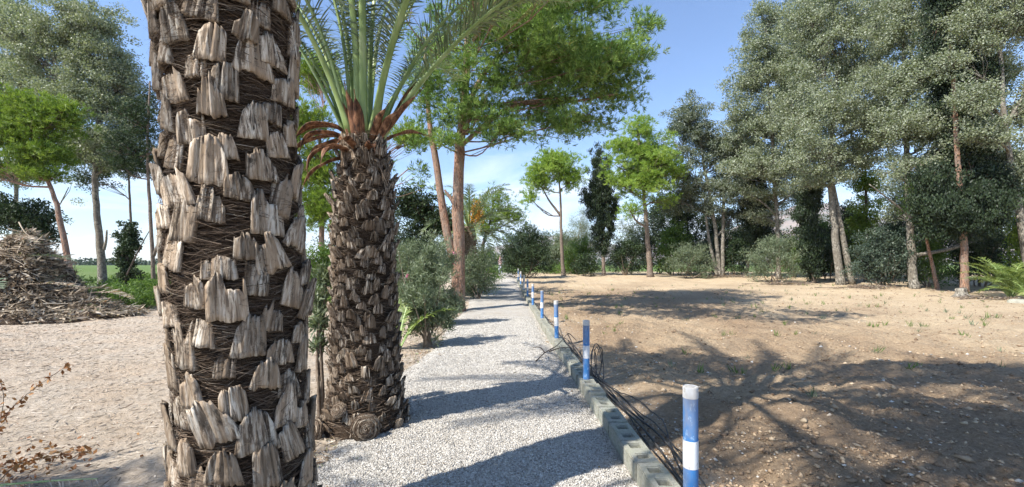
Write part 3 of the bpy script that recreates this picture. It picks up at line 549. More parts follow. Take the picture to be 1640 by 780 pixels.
# --- oleanders on the left of the path
g_ol = 'oleanders along the left of the path'
bush('oleander', 'grey-green oleander with pink blossom beside the second palm trunk', 684, 540, 8.6, 100, 160, OLE, 190, .15, 90, .10, .17, group=g_ol, petals=4, stems=9)
bush('oleander', 'dense grey-green oleander with pink blossom at the foot of the red pine', 700, 515, 11.5, 90, 130, OLE, 190, .2, 80, .11, .17, group=g_ol, petals=16, stems=9)
bush('oleander', 'green oleander arching over the path edge past the red pine', 762, 472, 19, 74, 80, OLE, 150, .3, 76, .14, .18, group=g_ol)
bush('oleander', 'farthest bright green oleander at the left path edge', 778, 455, 26, 50, 60, GREEN, 110, .35, 66, .16, .2, group=g_ol)
bush('oleander', 'broad oleander half hidden behind the nearer oleander', 655, 500, 14, 100, 120, OLE, 170, .27, 70, .13, .17, group=g_ol)
bush('oleander', 'slender young oleander with long leaves in the gap between the two palms', 513, 640, 4.6, 40, 270, OLE, 34, .07, 34, .11, .16, group=g_ol, stems=2,
     lobes=[(0, 0, .62, .3, .3), (.15, 0, .80, .35, .16), (-.05, 0, .5, .22, .2)])
bush('shrub', 'low green hedge seen between the palm trunks', 520, 470, 14.5, 90, 110, GREEN, 150, .3, 64, .12, .3)
bush('shrub', 'leafy green screen behind both palm trunks', 600, 455, 21, 190, 150, OLED, 260, .4, 60, .14, .3)
# --- left-hand trees
tree('poplar_tree', 'silvery poplar with pale knobbly trunk standing left of the big palm', 'tree',
     [P(166, 446, 24), P(158, 370, 24), P(152, 290, 24), P(158, 200, 24), P(140, 60, 24)], .30,
     [LB(150, 40, 24, 56, 40), LB(100, 50, 24, 56, 50), LB(60, 100, 24, 50, 50), LB(160, 100, 24, 50, 46), LB(120, 150, 24, 60, 44), LB(175, 165, 24, 40, 44), LB(165, 220, 24, 50, 34), LB(125, 240, 24, 50, 26), LB(190, 130, 24, 30, 40), LB(180, 262, 24, 34, 16), LB(20, 60, 24, 40, 50)],
     POP, PBARK, 1500, .44, 88, .095, .75, 'hang', group=g_pop, forks=[([P(166, 400, 24), P(170, 385, 24), P(171, 368, 24)], .09)])
tree('pine_tree', 'leaning pine at left with bright top and dark underside above the debris heap', 'tree',
     [P(118, 430, 20), P(98, 360, 20), P(78, 290, 20), P(50, 220, 20)], .21,
     [LB(50, 175, 20, 46, 26), LB(80, 200, 20, 46, 30), LB(20, 215, 20, 50, 36), LB(60, 245, 20, 50, 26), LB(0, 265, 20, 40, 26), LB(100, 180, 20, 26, 20), LB(-20, 190, 20, 40, 40), LB(60, 280, 20, 40, 18)],
     PINE, RBARK, 900, .4, 95, .18, .14, 'pine', .5)
tree('pine_tree', 'thin-trunked dark pine just left of the big palm trunk', 'tree',
     [P(248, 460, 17), P(243, 380, 17), P(236, 250, 17), P(240, 130, 17)], .12,
     [LB(235, 130, 17, 30, 26), LB(222, 190, 17, 38, 34), LB(205, 235, 17, 34, 26), LB(245, 235, 17, 30, 40), LB(200, 270, 17, 24, 14)],
     DARK, GBARK, 260, .3, 70, .13, .2, 'pine', .55, forks=[([P(246, 410, 17), P(262, 370, 17), P(285, 340, 17)], .06)])
tree('poplar_tree', 'slim poplar at the far left behind the bright leaning pine', 'tree',
     [P(20, 450, 29), P(24, 350, 29), P(30, 200, 29), P(36, 40, 29)], .22,
     [LB(20, 30, 29, 50, 50), LB(60, 100, 29, 50, 50), LB(0, 120, 29, 50, 50), LB(50, 180, 29, 50, 40), LB(90, 240, 29, 40, 34), LB(20, 270, 29, 50, 30), LB(110, 300, 29, 30, 20)], POP, PBARK, 1000, .46, 84, .105, .75, 'hang', group=g_pop)
tree('carob_tree', 'dark airy tree between the knobbly poplar and the thin-trunked pine', 'tree',
     [P(212, 455, 26), P(210, 380, 26), P(205, 250, 26)], .16,
     [LB(205, 210, 26, 40, 34), LB(180, 260, 26, 40, 26), LB(225, 260, 26, 34, 30), LB(150, 285, 26, 40, 18), LB(215, 160, 26, 34, 34)], DARK, GBARK, 330, .4, 60, .12, .5)
tree('ivy_tree', 'small dark ivy-clad tree stump standing right of the knobbly poplar trunk', 'tree',
     [P(205, 462, 19), P(203, 420, 19), P(206, 370, 19)], .16, [LB(207, 375, 19, 15, 20), LB(200, 415, 19, 15, 22), LB(208, 440, 19, 15, 18), LB(212, 395, 19, 16, 14)], DARK, DBARK, 130, .2, 66, .10, .6,
     forks=[([P(203, 440, 18.6), P(225, 395, 18.6), P(242, 365, 18.6)], .035)])
tree('carob_tree', 'dark low tree behind the debris heap at the left edge', 'tree',
     [P(40, 450, 21), P(40, 400, 21), P(45, 360, 21)], .2, [LB(40, 350, 21, 44, 26), LB(75, 370, 21, 28, 26), LB(10, 340, 21, 40, 30), LB(-10, 300, 21, 30, 24), LB(60, 330, 21, 20, 14)], DARK, DBARK, 260, .38, 60, .13, .5)
bush('weed_patch', 'green weeds growing at the foot of the left-hand trunks', 218, 484, 16, 120, 42, GREEN, 150, .22, 60, .1, .35, cat='weeds', ydeep=1.6)
bush('weed_patch', 'low vine-green growth in the field beyond the dark left stump', 225, 446, 26, 150, 18, GREEN, 120, .3, 50, .14, .4, cat='weeds', ydeep=4)
bush('weed_patch', 'sunlit yellow-green weeds behind the umbrella pine base', 905, 441, 43, 110, 14, GREEN, 120, .3, 50, .18, .4, cat='weeds', ydeep=3)
# distant trees beyond the fields, a mass with no single outline
n = 700; X = rng.uniform(-520, 700, n); Y = rng.uniform(330, 420, n); C = np.stack([X, Y, rng.uniform(.5, 4.5, n)], -1)
P0, D, ln, wd, tt = leaves_from(C, 5.0, 22, 2.2, .8, 'rand'); P0[:, 2] = np.maximum(P0[:, 2], .2)
tag(blades('distant_treeline', P0, D, ln, wd, DARK, None, tt), 'low dark treeline far beyond the fields', 'treeline', kind='stuff')
# ------------------------------------------------------------------ palms
def frond_geo(base, az, e0, Ln, droop, nl=52, ll=.5, wl=.03, pw=.055, start=.22, vee=.5, bare=0, sway=0.0, seed=0):
    """returns (leaflet verts, tints, stalk Geo) in the frame of base"""
    T = 26; ts = np.linspace(0, 1, T); pts = [np.array(base, float)]; hdir = np.array([math.cos(az), math.sin(az), 0]); sdv = np.array([-math.sin(az), math.cos(az), 0])
    for t in ts[1:]:
        e = e0 - droop * t ** 1.5; a2 = sway * t; d = (hdir * math.cos(a2) + sdv * math.sin(a2)) * math.cos(e) + np.array([0, 0, math.sin(e)])
        pts.append(pts[-1] + d * Ln / (T - 1))
    pts = np.array(pts); g = Geo(); wds = pw * (1 - ts) ** .8 + .006; wds[0] *= 1.35; wds[1] *= 1.15
    tan = norm(np.gradient(pts, axis=0)); side = norm(np.cross(tan, np.array([0, 0, 1.]) + 1e-3)); 
    side = np.where(np.abs(tan[:, 2:3]) > .97, np.array([[-math.sin(az), math.cos(az), 0]]) * -1, side); upv = norm(np.cross(side, tan))
    th = np.arange(8) * math.pi / 4
    V = pts[:, None, :] + wds[:, None, None] * (np.cos(th)[None, :, None] * side[:, None, :] + .45 * np.sin(th)[None, :, None] * upv[:, None, :])
    fs = [(i * 8 + j, i * 8 + (j + 1) % 8, (i + 1) * 8 + (j + 1) % 8, (i + 1) * 8 + j) for i in range(T - 1) for j in range(8)] + [tuple(range(8))[::-1]]
    g.add(V.reshape(-1, 3), fs)
    LV = []; tt = []
    for k in range(nl):
        t = start + (1 - start) * (k + .5) / nl; i = min(int(t * (T - 1)), T - 2); f = t * (T - 1) - i
        p = pts[i] * (1 - f) + pts[i + 1] * f; tg = tan[i]; sd_ = side[i]; uv = upv[i]
        u = (t - start) / (1 - start); l = ll * (min(1, .22 + 2.2 * u) if u < .5 else (1 - .55 * (u - .5) * 2)) 
        for s in (-1, 1):
            q = l * rng.uniform(.82, 1.12); fw = .55 + .5 * u + rng.normal(0, .1)
            d = norm(sd_ * s * 1.0 + tg * fw + uv * (vee + rng.normal(0, .22)))
            nrm = norm(np.cross(d, tg)); wv = norm(np.cross(d, nrm)) * wl * .5 * (.5 + .5 * min(1, l / ll))
            p1 = p + d * q * .45 + np.array([0, 0, -.02 * q]); p2 = p + d * q + np.array([0, 0, -.14 * q - rng.uniform(0, .1) * q])
            LV += [p - wv * .5, p + wv * .5, p1 + wv, p1 - wv, p2 + wv * .08, p2 - wv * .08]; tt += [rng.uniform(0, 1)] * 2
    LV = np.array(LV); n = len(LV) // 6; Fc = np.concatenate([np.array([[0, 1, 2, 3], [3, 2, 4, 5]]) + 6 * i for i in range(n)])
    return LV, Fc, tt, g
def add_frond(root, fm, sm, *a, **k):
    LV, Fc, tt, g = frond_geo(*a, **k); o = mesh_np('frond', LV, Fc, fm, root, False, {'tint': tt}); g.obj('stalk', sm, o, True); return o
def make_boot(w0, w1, h, thk, ns, jag, mat, name='leaf_base'):
    """one cut leaf base: a weathered wedge with a torn upper edge and long cracks; local x across, y outward, z up"""
    g = Geo(); nx = 17; nz_ = 7; xs = np.linspace(-1, 1, nx); grp = np.cumsum(rng.random(nx) < .34); gh = rng.uniform(0, jag, grp.max() + 1) * np.where(rng.random(grp.max() + 1) < .6, 1, .25)
    ht = 1 - gh[grp] - rng.uniform(0, .06, nx) - .22 * np.abs(xs) ** 2.5; gy = rng.normal(0, .006, grp.max() + 1)[grp] + rng.normal(0, .0018, nx)
    crack = np.zeros(nx, bool); crack[rng.choice(np.arange(2, nx - 2), ns - 1, replace=False)] = True; cd = rng.uniform(.35, 1, nx)
    xs = xs + rng.uniform(-.03, .03, nx); bz = rng.uniform(0, .05, nx) + .05 * rng.random() * xs + (rng.random() < .3) * .12 * (rng.random(grp.max() + 1)[grp]); skew = rng.normal(0, .12)
    fr = []; bk = []
    for k in range(nz_):
        t = k / (nz_ - 1)
        for j in range(nx):
            z = h * (bz[j] + (ht[j] - bz[j]) * t); tz = z / h; w_ = (w0 * (1 - tz) ** .8 + w1 * (1 - (1 - tz) ** .8)) * .5; x = xs[j] * w_ + skew * z
            out = thk * (1 - .30 * xs[j] ** 2) * (.88 + .12 * math.cos(tz * 3)) + gy[j] + rng.normal(0, .0010)
            if crack[j]: out -= thk * .55 * cd[j] * (.35 + .65 * t)
            fr.append((x, out, z)); bk.append((x * (1.0 if abs(xs[j]) < .98 else .96), min(out - .006, thk * (.30 + .15 * t) if k else thk * .1), z - .012 * (k == nz_ - 1)))
    o = nz_ * nx; fs = []
    for k in range(nz_ - 1):
        for j in range(nx - 1):
            q = k * nx + j; fs.append((q + 1, q, q + nx, q + nx + 1)); fs.append((o + q, o + q + 1, o + q + nx + 1, o + q + nx))
        fs.append((k * nx, o + k * nx, o + (k + 1) * nx, (k + 1) * nx)); r_ = k * nx + nx - 1; fs.append((o + r_, r_, r_ + nx, o + r_ + nx))
    for j in range(nx - 1):
        fs.append((j, j + 1, o + j + 1, o + j)); q = (nz_ - 1) * nx + j; fs.append((q + 1, q, o + q, o + q + 1))
    g.add(np.array(fr + bk), fs); return g
def palm_trunk(root, rf, z1, axf, dz, w, h, thk, bmat, fseed, jag=.5, nfib=44, fl=.2, fw=.0032, tilt=.13, squeeze=1.0, z0=.02, vis_z=(0, 3.3)):
    g = Geo(); zs = np.linspace(-.15, z1, 90); n = 64
    th = np.linspace(0, 2 * math.pi, n, endpoint=False); V = []
    for z in zs:
        r = rf(z) * (1 + .05 * np.sin(th * 8 + z * 40) * .6 + .05 * fbm(th * 3, np.full(n, z * 9), 1.5, 3, fseed)); c = axf(z); V.append(np.stack([c[0] + r * np.cos(th), c[1] + r * np.sin(th), np.full(n, z)], -1))
    fs = [(i * n + j, i * n + (j + 1) % n, (i + 1) * n + (j + 1) % n, (i + 1) * n + j) for i in range(len(zs) - 1) for j in range(n)]
    g.add(np.concatenate(V), fs); g.obj('trunk', CORE, root, True)
    loc = np.array(root.location); cam2 = math.atan2(-loc[1], -loc[0])
    var = [make_boot(w * rng.uniform(.65, 1.15), w * rng.uniform(.35, .8), h * rng.uniform(.7, 1.15), thk, rng.integers(2, 6), jag, bmat) for _ in range(34)]
    meshes = {}; N_ = int((z1 - z0) / dz); cand = []; rest = Geo(); FP = []; FT = []
    for i in range(N_):
        a = i * 2.399963 + rng.normal(0, .08); z = z0 + i * dz + rng.normal(0, h * .03); c = axf(z); r = rf(z) * .985
        out = np.array([math.cos(a), math.sin(a), 0]); tn = np.array([-math.sin(a), math.cos(a), 0]) * -1
        tl = tilt * rng.uniform(-.6, 2.2); rl = rng.normal(0, .11); up = np.array([0, 0, 1.]) * math.cos(tl) + out * math.sin(tl); ou = out * math.cos(tl) - np.array([0, 0, 1.]) * math.sin(tl)
        tx = tn * math.cos(rl) + up * math.sin(rl); uz = up * math.cos(rl) - tn * math.sin(rl)
        Mx = np.eye(4); s = rng.uniform(.82, 1.15); Mx[:3, 0] = tx * s; Mx[:3, 1] = ou; Mx[:3, 2] = uz * s; Mx[:3, 3] = c + out * r
        vi = rng.integers(len(var)); facing = math.cos(a - cam2)
        cand.append((facing if vis_z[0] < z < vis_z[1] else -9, vi, Mx))
        # fibres wrapping round below and beside this leaf base
        for _ in range(nfib):
            L_ = fl * rng.uniform(.4, 1.3); a0 = a + rng.normal(0, .28); zz0 = z + rng.uniform(-.25, .75) * h; sg = rng.choice([-1, 1]); sl = rng.normal(-.15, .28); rr0 = rf(z) + rng.uniform(.0, .75) * thk
            FP.append((a0, zz0, sg * L_ * math.cos(sl) / rf(z), L_ * math.sin(sl), rr0, rng.uniform(-.012, .03), rng.uniform(-.4, .4) * L_))
    order = sorted(range(len(cand)), key=lambda q: -cand[q][0]); keep = set(order[:100])
    for q, (fc, vi, Mx) in enumerate(cand):
        if q in keep:
            if vi not in meshes:
                o = var[vi].obj('leaf_base', bmat, root); meshes[vi] = o.data
            else:
                o = bpy.data.objects.new('leaf_base', meshes[vi]); COL.objects.link(o); o.parent = root
            o.matrix_local = Matrix(Mx.tolist())
        else:
            V = np.concatenate(var[vi].v); rest.add(V @ Mx[:3, :3].T + Mx[:3, 3], var[vi].f)
    tag(rest.obj('leaf_base', bmat, root), kind='stuff')
    FP = np.array(FP); K = 5; t = np.linspace(0, 1, K)[None, :]
    A = FP[:, 0:1] + FP[:, 2:3] * t; Z = FP[:, 1:2] + FP[:, 3:4] * t + FP[:, 6:7] * (t * (1 - t)); Rr = FP[:, 4:5] + FP[:, 5:6] * t ** 2 * 1.5 + .006 * np.sin(t * 6)
    Z = np.maximum(Z, .01); ax = np.array([axf(z) for z in FP[:, 1]]) if True else 0
    Pc = np.stack([ax[:, 0:1] + Rr * np.cos(A), ax[:, 1:2] + Rr * np.sin(A), Z], -1); wv = rng.normal(0, 1, (len(FP), 1, 3)); wv = norm(np.cross(norm(np.gradient(Pc, axis=1)), norm(wv))) * fw * .5 * (1.1 - t)[..., None] * rng.uniform(.5, 1.5, (len(FP), 1, 1))
    V = np.stack([Pc - wv, Pc + wv], 2).reshape(-1, 3); base = (np.arange(len(FP)) * K * 2)[:, None, None]; q = np.array([[2 * k, 2 * k + 1, 2 * k + 3, 2 * k + 2] for k in range(K - 1)])[None]
    Fc = (base + q).reshape(-1, 4); ti = np.clip(rng.beta(1.6, 1.9, len(FP)), 0, 1)
    mesh_np('fibre', V, Fc, FIB, root, False, {'tint': np.repeat(ti, K - 1)})
def dead_strap(root, p, az, e0, Ln, w, droop, mat=SPATHE, name='dry_spathe', curl=.5):
    T = 14; pts = [np.array(p, float)]; tt = np.linspace(0, 1, T)
    for t in tt[1:]:
        e = e0 - droop * t; pts.append(pts[-1] + np.array([math.cos(az) * math.cos(e), math.sin(az) * math.cos(e), math.sin(e)]) * Ln / (T - 1))
    pts = np.array(pts); tan = norm(np.gradient(pts, axis=0)); side = np.array([-math.sin(az), math.cos(az), 0]); nrm = np.cross(tan, side)
    wd = w * np.sin(np.clip(tt * 1.05 + .12, 0, 1) * math.pi) ** .7 + .004; V = []
    n = 7
    for i in range(T):
        for j in range(n):
            a = (j / (n - 1) - .5) * 2; V.append(pts[i] + side * a * wd[i] * (1 - .25 * curl) + nrm[i] * (a * a) * wd[i] * curl * (1 + .4 * math.sin(i)))
    V = np.array(V); V2 = V - np.repeat(nrm, n, 0) * .004; o = len(V); fs = []
    for i in range(T - 1):
        for j in range(n - 1):
            q = i * n + j; fs.append((q, q + 1, q + n + 1, q + n)); fs.append((o + q + 1, o + q, o + q + n, o + q + n + 1))
        fs.append((i * n, (i + 1) * n, o + (i + 1) * n, o + i * n)); q = i * n + n - 1; fs.append((q, o + q, o + q + n, q + n))
    g = Geo(); g.add(np.concatenate([V, V2]), fs); g.obj(name, mat, root, True)
# palm nearest the camera
g_dp = 'date palms on the left of the path'
x1, y1 = -1.455, 2.3
pr = empty('date_palm', (x1, y1, float(hground(x1, y1))), 'near palm with huge pale cut leaf bases, trunk filling the left of the view', 'palm', g_dp)
ax1 = lambda z: np.array([.045 - .038 * z, 0, 0])[:3] * [1, 1, 0] + np.array([0, 0, z]) if False else np.array([.045 - .038 * z, 0, 0.])
def ax1f(z): return np.array([.080 - .040 * z, 0., z])
palm_trunk(pr, lambda z: .27 + .03 * math.exp(-z * 2.5) + .012 * math.sin(z * 5), 6.3, ax1f, .0136, .165, .222, .052, BOOT1, 3, jag=.38, nfib=130, fl=.2, fw=.0024, tilt=.11)
for k in range(40):
    a = k * 2.39996; e = R(80 - 1.7 * k + rng.normal(0, 4)); add_frond(pr, FROND, STALK, (-.15 + .12 * math.cos(a), .12 * math.sin(a), 6.3 - .012 * k), a, e, rng.uniform(3.2, 4.0), R(75 + rng.normal(0, 8)), nl=58, ll=.42, wl=.032, pw=.04)
# second palm
x2, y2 = -1.50, 4.42
p2 = empty('date_palm', (x2, y2, float(hground(x2, y2))), 'second palm with dark shaggy trunk, green fronds and rusty dry spathes, left of the path', 'palm', g_dp)
def r2(z): return .275 + .13 * math.exp(-z * 3.2) - .075 * float(sstep(2.2, 2.8, z)) - .02 * float(sstep(1.2, 2.2, z))
def ax2f(z): return np.array([.02 - .005 * z, 0., z])
palm_trunk(p2, r2, 2.86, ax2f, .0070, .115, .15, .045, BOOT2, 13, jag=.5, nfib=44, fl=.16, fw=.0036, tilt=.3)
TOP = 2.80
fr = [(186, 60, 35), (176, 64, 60), (165, 70, 55), (212, 74, 60), (262, 85, 50), (120, 78, 55), (92, 74, 55), (60, 77, 55), (80, 86, 40), (150, 82, 40), (20, 80, 60), (286, 82, 40), (2, 54, 58), (354, 50, 50), (28, 60, 60), (48, 64, 60), (135, 60, 60), (110, 58, 65), (75, 56, 65), (8, 66, 65), (200, 84, 50), (340, 76, 50), (320, 66, 75), (232, 64, 80)]
for (a, e, d) in fr:
    a = R(a); e = R(e); rr = .13 + .10 * (1 - math.sin(e)) * 2
    add_frond(p2, FROND, STALK, (rr * math.cos(a), rr * math.sin(a), TOP + .12 * math.sin(e) - .02), a, e + R(6), rng.uniform(2.9, 3.5), R(d), nl=70, ll=.46, wl=.02, pw=(.037 if math.sin(a) < .3 else .028), start=.2, vee=.45)
for (a, e, l, w_, d, z) in [(185, 30, .62, .045, 80, .16), (195, 50, .62, .05, 120, .12), (172, 20, .6, .055, 90, .05), (205, 55, .62, .06, 150, .02), (182, 15, .75, .045, 70, .10), (232, 82, .5, .06, 15, .02), (255, 86, .58, .055, 20, .0), (275, 84, .5, .06, 30, .0), (352, 55, .72, .055, 10, .04), (4, 62, .85, .04, 5, .08), (335, 64, .5, .06, 25, -.02), (318, 72, .46, .05, 40, 0), (200, -5, .6, .04, 70, -.12), (215, 25, .6, .05, 130, -.05), (30, 50, .6, .05, 60, .05), (262, 60, .4, .05, 110, -.1), (300, 50, .4, .045, 110, -.1), (240, 45, .45, .05, 130, -.12)]:
    a = R(a); dead_strap(p2, (.17 * math.cos(a), .17 * math.sin(a), TOP + z), a, R(e), l, w_, R(d))
g = Geo()                                           # dry hanging flower stalks
for k in range(46):
    a0 = R(-35) + rng.normal(0, .12); s0 = np.array([.2 * math.cos(a0), .2 * math.sin(a0), TOP - .12]); e0_ = s0 + np.array([rng.normal(.02, .05), rng.normal(-.05, .03), -rng.uniform(.2, .42)])
    tube(g, spline([s0, s0 + [.03, -.05, -.05], (s0 + e0_) / 2 + rng.normal(0, .02, 3), e0_], 7), np.linspace(.004, .0015, 7), 3, cap=False, a=rng.uniform(.6, 1))
s0 = np.array([.19, -.08, TOP + .12]); tube(g, spline([s0, [.21, -.12, TOP + .0], [.2, -.14, TOP - .14]], 6), .014, 6, flat=.5, a=.8)
g.obj('dry_flower_stalk', FIB, p2)
def knob(root, c, r, nrm, name='root_knob'):
    """rolled-up fibrous knob: a dome wound with a spiral of fibres"""
    g = Geo(); nrm = norm(np.array(nrm, float)); u = norm(np.cross(nrm, [0, 0, 1.])); v = np.cross(nrm, u); V = []; n = 26; m_ = 9
    for i in range(m_):
        t = i / (m_ - 1) * math.pi / 2
        for j in range(n):
            a = j / n * 6.283; rr = r * math.cos(t) * (1 + .05 * math.sin(3 * a + i)); V.append(np.array(c) + (u * math.cos(a) + v * math.sin(a)) * rr + nrm * r * .62 * math.sin(t))
    fs = [(i * n + j, i * n + (j + 1) % n, (i + 1) * n + (j + 1) % n, (i + 1) * n + j) for i in range(m_ - 1) for j in range(n)]
    g.add(np.array(V), fs, .15)
    for s in range(5):
        pts = []; off = rng.uniform(0, 6)
        for k in range(60):
            q = k / 59; a = q * 6.283 * 3.2 + off + s; t = q * math.pi / 2 * .93 + .05; rr = r * 1.03 * math.cos(t) + .004 * math.sin(k * 1.3); pts.append(np.array(c) + (u * math.cos(a) + v * math.sin(a)) * rr + nrm * (r * .62 * math.sin(t) + .01))
        tube(g, pts, .0055, 4, a=rng.uniform(.5, 1))
    for s in range(240):
        a = rng.uniform(0, 6.28); t = rng.uniform(0, 1.4); L_ = rng.uniform(.3, .9); pts = []
        for k in range(5):
            aa = a + L_ * k / 4; rr = r * 1.05 * math.cos(t) + .01 * rng.random(); pts.append(np.array(c) + (u * math.cos(aa) + v * math.sin(aa)) * rr + nrm * (r * .65 * math.sin(t) + .012))
        tube(g, pts, .0022, 3, cap=False, a=rng.uniform(.2, 1))
    g.obj(name, FIB, root)
knob(p2, (.155, -.41, .13), .12, (.35, -1, .15)); knob(p2, (-.34, -.30, .08), .10, (-.6, -1, .3)); knob(p2, (-.10, -.36, .27), .065, (-.1, -1, .6))
# date palm with orange fruit farther along
x3, y3 = P(752, 440, 21)[0], 21.0
p3 = empty('date_palm', (x3, y3, float(hground(x3, y3))), 'farther date palm with hanging orange fruit beside the red pine trunk', 'palm', g_dp)
g = Geo(); zz = np.linspace(-.1, 3.3, 34); pts = np.stack([.05 * np.sin(zz), 0 * zz, zz], -1); tube(g, pts, .27 + .05 * (np.arange(34) % 2), 12, wob=.1); g.obj('trunk', BOOT2, p3)
for k in range(34):
    a = k * 2.39996; e = R(80 - 2.6 * k + rng.normal(0, 4)); add_frond(p3, FROND, STALK, (.1 * math.cos(a), .1 * math.sin(a), 3.3 - .01 * k), a, e, rng.uniform(2.6, 3.2), R(80), nl=40, ll=.45, wl=.045, pw=.04)
for (dx, dz_) in ((.35, .75), (.5, .45), (.28, .35)):
    n = 420; c = np.array([dx, -.35, 3.3 + dz_]); q = rng.normal(0, 1, (n, 3)) * [.12, .12, .26] + c; P0 = q; blades('fruit_bunch', P0, rand_dir(n), .06, .05, DATE, p3, rng.uniform(0, 1, n))
g = Geo()
for (dx, dz_) in ((.35, .75), (.5, .45), (.28, .35)): tube(g, spline([[.05, 0, 3.4], [dx * .8, -.2, 3.9 + dz_ * .5], [dx, -.35, 3.45 + dz_]], 8), .025, 5)
g.obj('fruit_stalk', DATE, p3)
# young palms: clump of fronds from the ground
def young_palm(label, x, y, n, Ln, e_lo, e_hi, mat, az0=0, az1=360, ll=.4):
    r_ = empty('young_palm', (x, y, float(hground(x, y))), label, 'palm', 'young stemless palms')
    for k in range(n):
        a = R(az0 + (az1 - az0) * (k + .5) / n + rng.normal(0, 8)); add_frond(r_, mat, STALK, (.06 * math.cos(a), .06 * math.sin(a), .02), a, R(rng.uniform(e_lo, e_hi)), Ln * rng.uniform(.8, 1.1), R(rng.uniform(55, 85)), nl=34, ll=ll, wl=.045, pw=.02, start=.12, vee=.25)
    return r_
c = P(1618, 470, 19.5); young_palm('bushy young palm with arching fronds right of the pale stump', c[0], c[1], 22, 2.6, 45, 85, FRONDY)
c = P(1655, 470, 18); young_palm('young palm cut by the right frame edge', c[0], c[1], 16, 2.3, 35, 80, FRONDY)
young_palm('small palm sending one lit frond out between second trunk and oleander', -2.15, 8.2, 4, 1.3, 60, 82, FRONDY, -20, 120, .22)
# ------------------------------------------------------------------ block kerb, posts, pipes
def block_mesh():
    bm = bmesh.new(); L_, W_, H_ = .40, .19, .20; hx, hy = .075, .125      # lies along y
    xs = [-W_ / 2, -hx / 2 - .001, hx / 2 + .001, W_ / 2]; ys = [-L_ / 2, -L_ / 2 + .0375, -.0375, .0375, L_ / 2 - .0375, L_ / 2]
    xs = [-W_ / 2, -.045, .045, W_ / 2]; ys = [-L_ / 2, -.135, -.050, .050, .135, L_ / 2]; grid = {}
    for k, z in enumerate((0, H_)):
        for i, x_ in enumerate(xs):
            for j, y_ in enumerate(ys): grid[i, j, k] = bm.verts.new((x_, y_, z))
    holes = {(1, 1), (1, 3)}
    for i in range(3):
        for j in range(5):
            if (i, j) in holes:
                a = [(i, j), (i + 1, j), (i + 1, j + 1), (i, j + 1)]
                for q in range(4):
                    p0, p1 = a[q], a[(q + 1) % 4]; bm.faces.new([grid[p1 + (0,)], grid[p0 + (0,)], grid[p0 + (1,)], grid[p1 + (1,)]])
            else: bm.faces.new([grid[i, j, 1], grid[i + 1, j, 1], grid[i + 1, j + 1, 1], grid[i, j + 1, 1]])
            if (i, j) not in holes: bm.faces.new([grid[i, j, 0], grid[i, j + 1, 0], grid[i + 1, j + 1, 0], grid[i + 1, j, 0]])
    ring = [(i, 0) for i in range(4)] + [(3, j) for j in range(1, 6)] + [(i, 5) for i in (2, 1, 0)] + [(0, j) for j in (4, 3, 2, 1)]
    for q in range(len(ring)):
        a, b = ring[q], ring[(q + 1) % len(ring)]; bm.faces.new([grid[a + (0,)], grid[b + (0,)], grid[b + (1,)], grid[a + (1,)]])
    bmesh.ops.recalc_face_normals(bm, faces=bm.faces)
    bmesh.ops.bevel(bm, geom=[e for e in bm.edges if abs(e.verts[0].co.z - e.verts[1].co.z) > .1 or (e.verts[0].co.z > .1 and e.verts[1].co.z > .1 and len(e.link_faces) == 2 and abs(e.link_faces[0].normal.dot(e.link_faces[1].normal)) < .5)], offset=.007, segments=2, affect='EDGES')
    for v_ in bm.verts: v_.co += Vector(rng.normal(0, .0012, 3).tolist())
    me = bpy.data.meshes.new('concrete_block'); bm.to_mesh(me); bm.free(); me.materials.append(BLOCK); return me
bmeshes = [block_mesh() for _ in range(4)]
y = 1.75; nb = 0; posts_y = [2.62, 5.68, 8.75, 12.0, 15.6, 18.9, 22.3, 26.0, 30.0]
blks = []
while y < 32:
    o = bpy.data.objects.new('concrete_block', bmeshes[nb % 4]); COL.objects.link(o)
    o.location = (float(rowx(y)) + rng.normal(0, .005), y, float(hbase(0, y)) - .085 + rng.normal(0, .006)); o.rotation_euler = (rng.normal(0, .012), rng.normal(0.02, .02), R(1.3) + rng.normal(0, .02))
    tag(o, None, 'concrete block', 'hollow concrete blocks edging the path'); blks.append(o); y += .432; nb += 1
for i, o in enumerate(blks):
    yy = o.location.y; prev = [k for k, q in enumerate(posts_y) if q <= yy]; k = len(prev)
    names = ['nearest', 'second', 'third', 'fourth', 'fifth', 'sixth', 'seventh', 'eighth', 'ninth']
    j = int(round((yy - (posts_y[k - 1] if k else 1.5)) / .432)) + 1; ords = ['first', 'second', 'third', 'fourth', 'fifth', 'sixth', 'seventh', 'eighth', 'ninth', 'tenth']
    if k == 0: o['label'] = 'hollow concrete block before the nearest post, %s from the camera' % ords[min(j, 9)]
    elif k < 9: o['label'] = 'hollow concrete block, %s beyond the %s striped post' % (ords[min(j - 1, 9)], names[k - 1])
    else: o['label'] = 'hollow concrete block, %s past the last striped post' % ords[min(j - 1, 9)]
seen = {}
for o in blks:
    if o['label'] in seen: o['label'] = o['label'].replace('hollow', 'weathered hollow')
    seen[o['label']] = 1
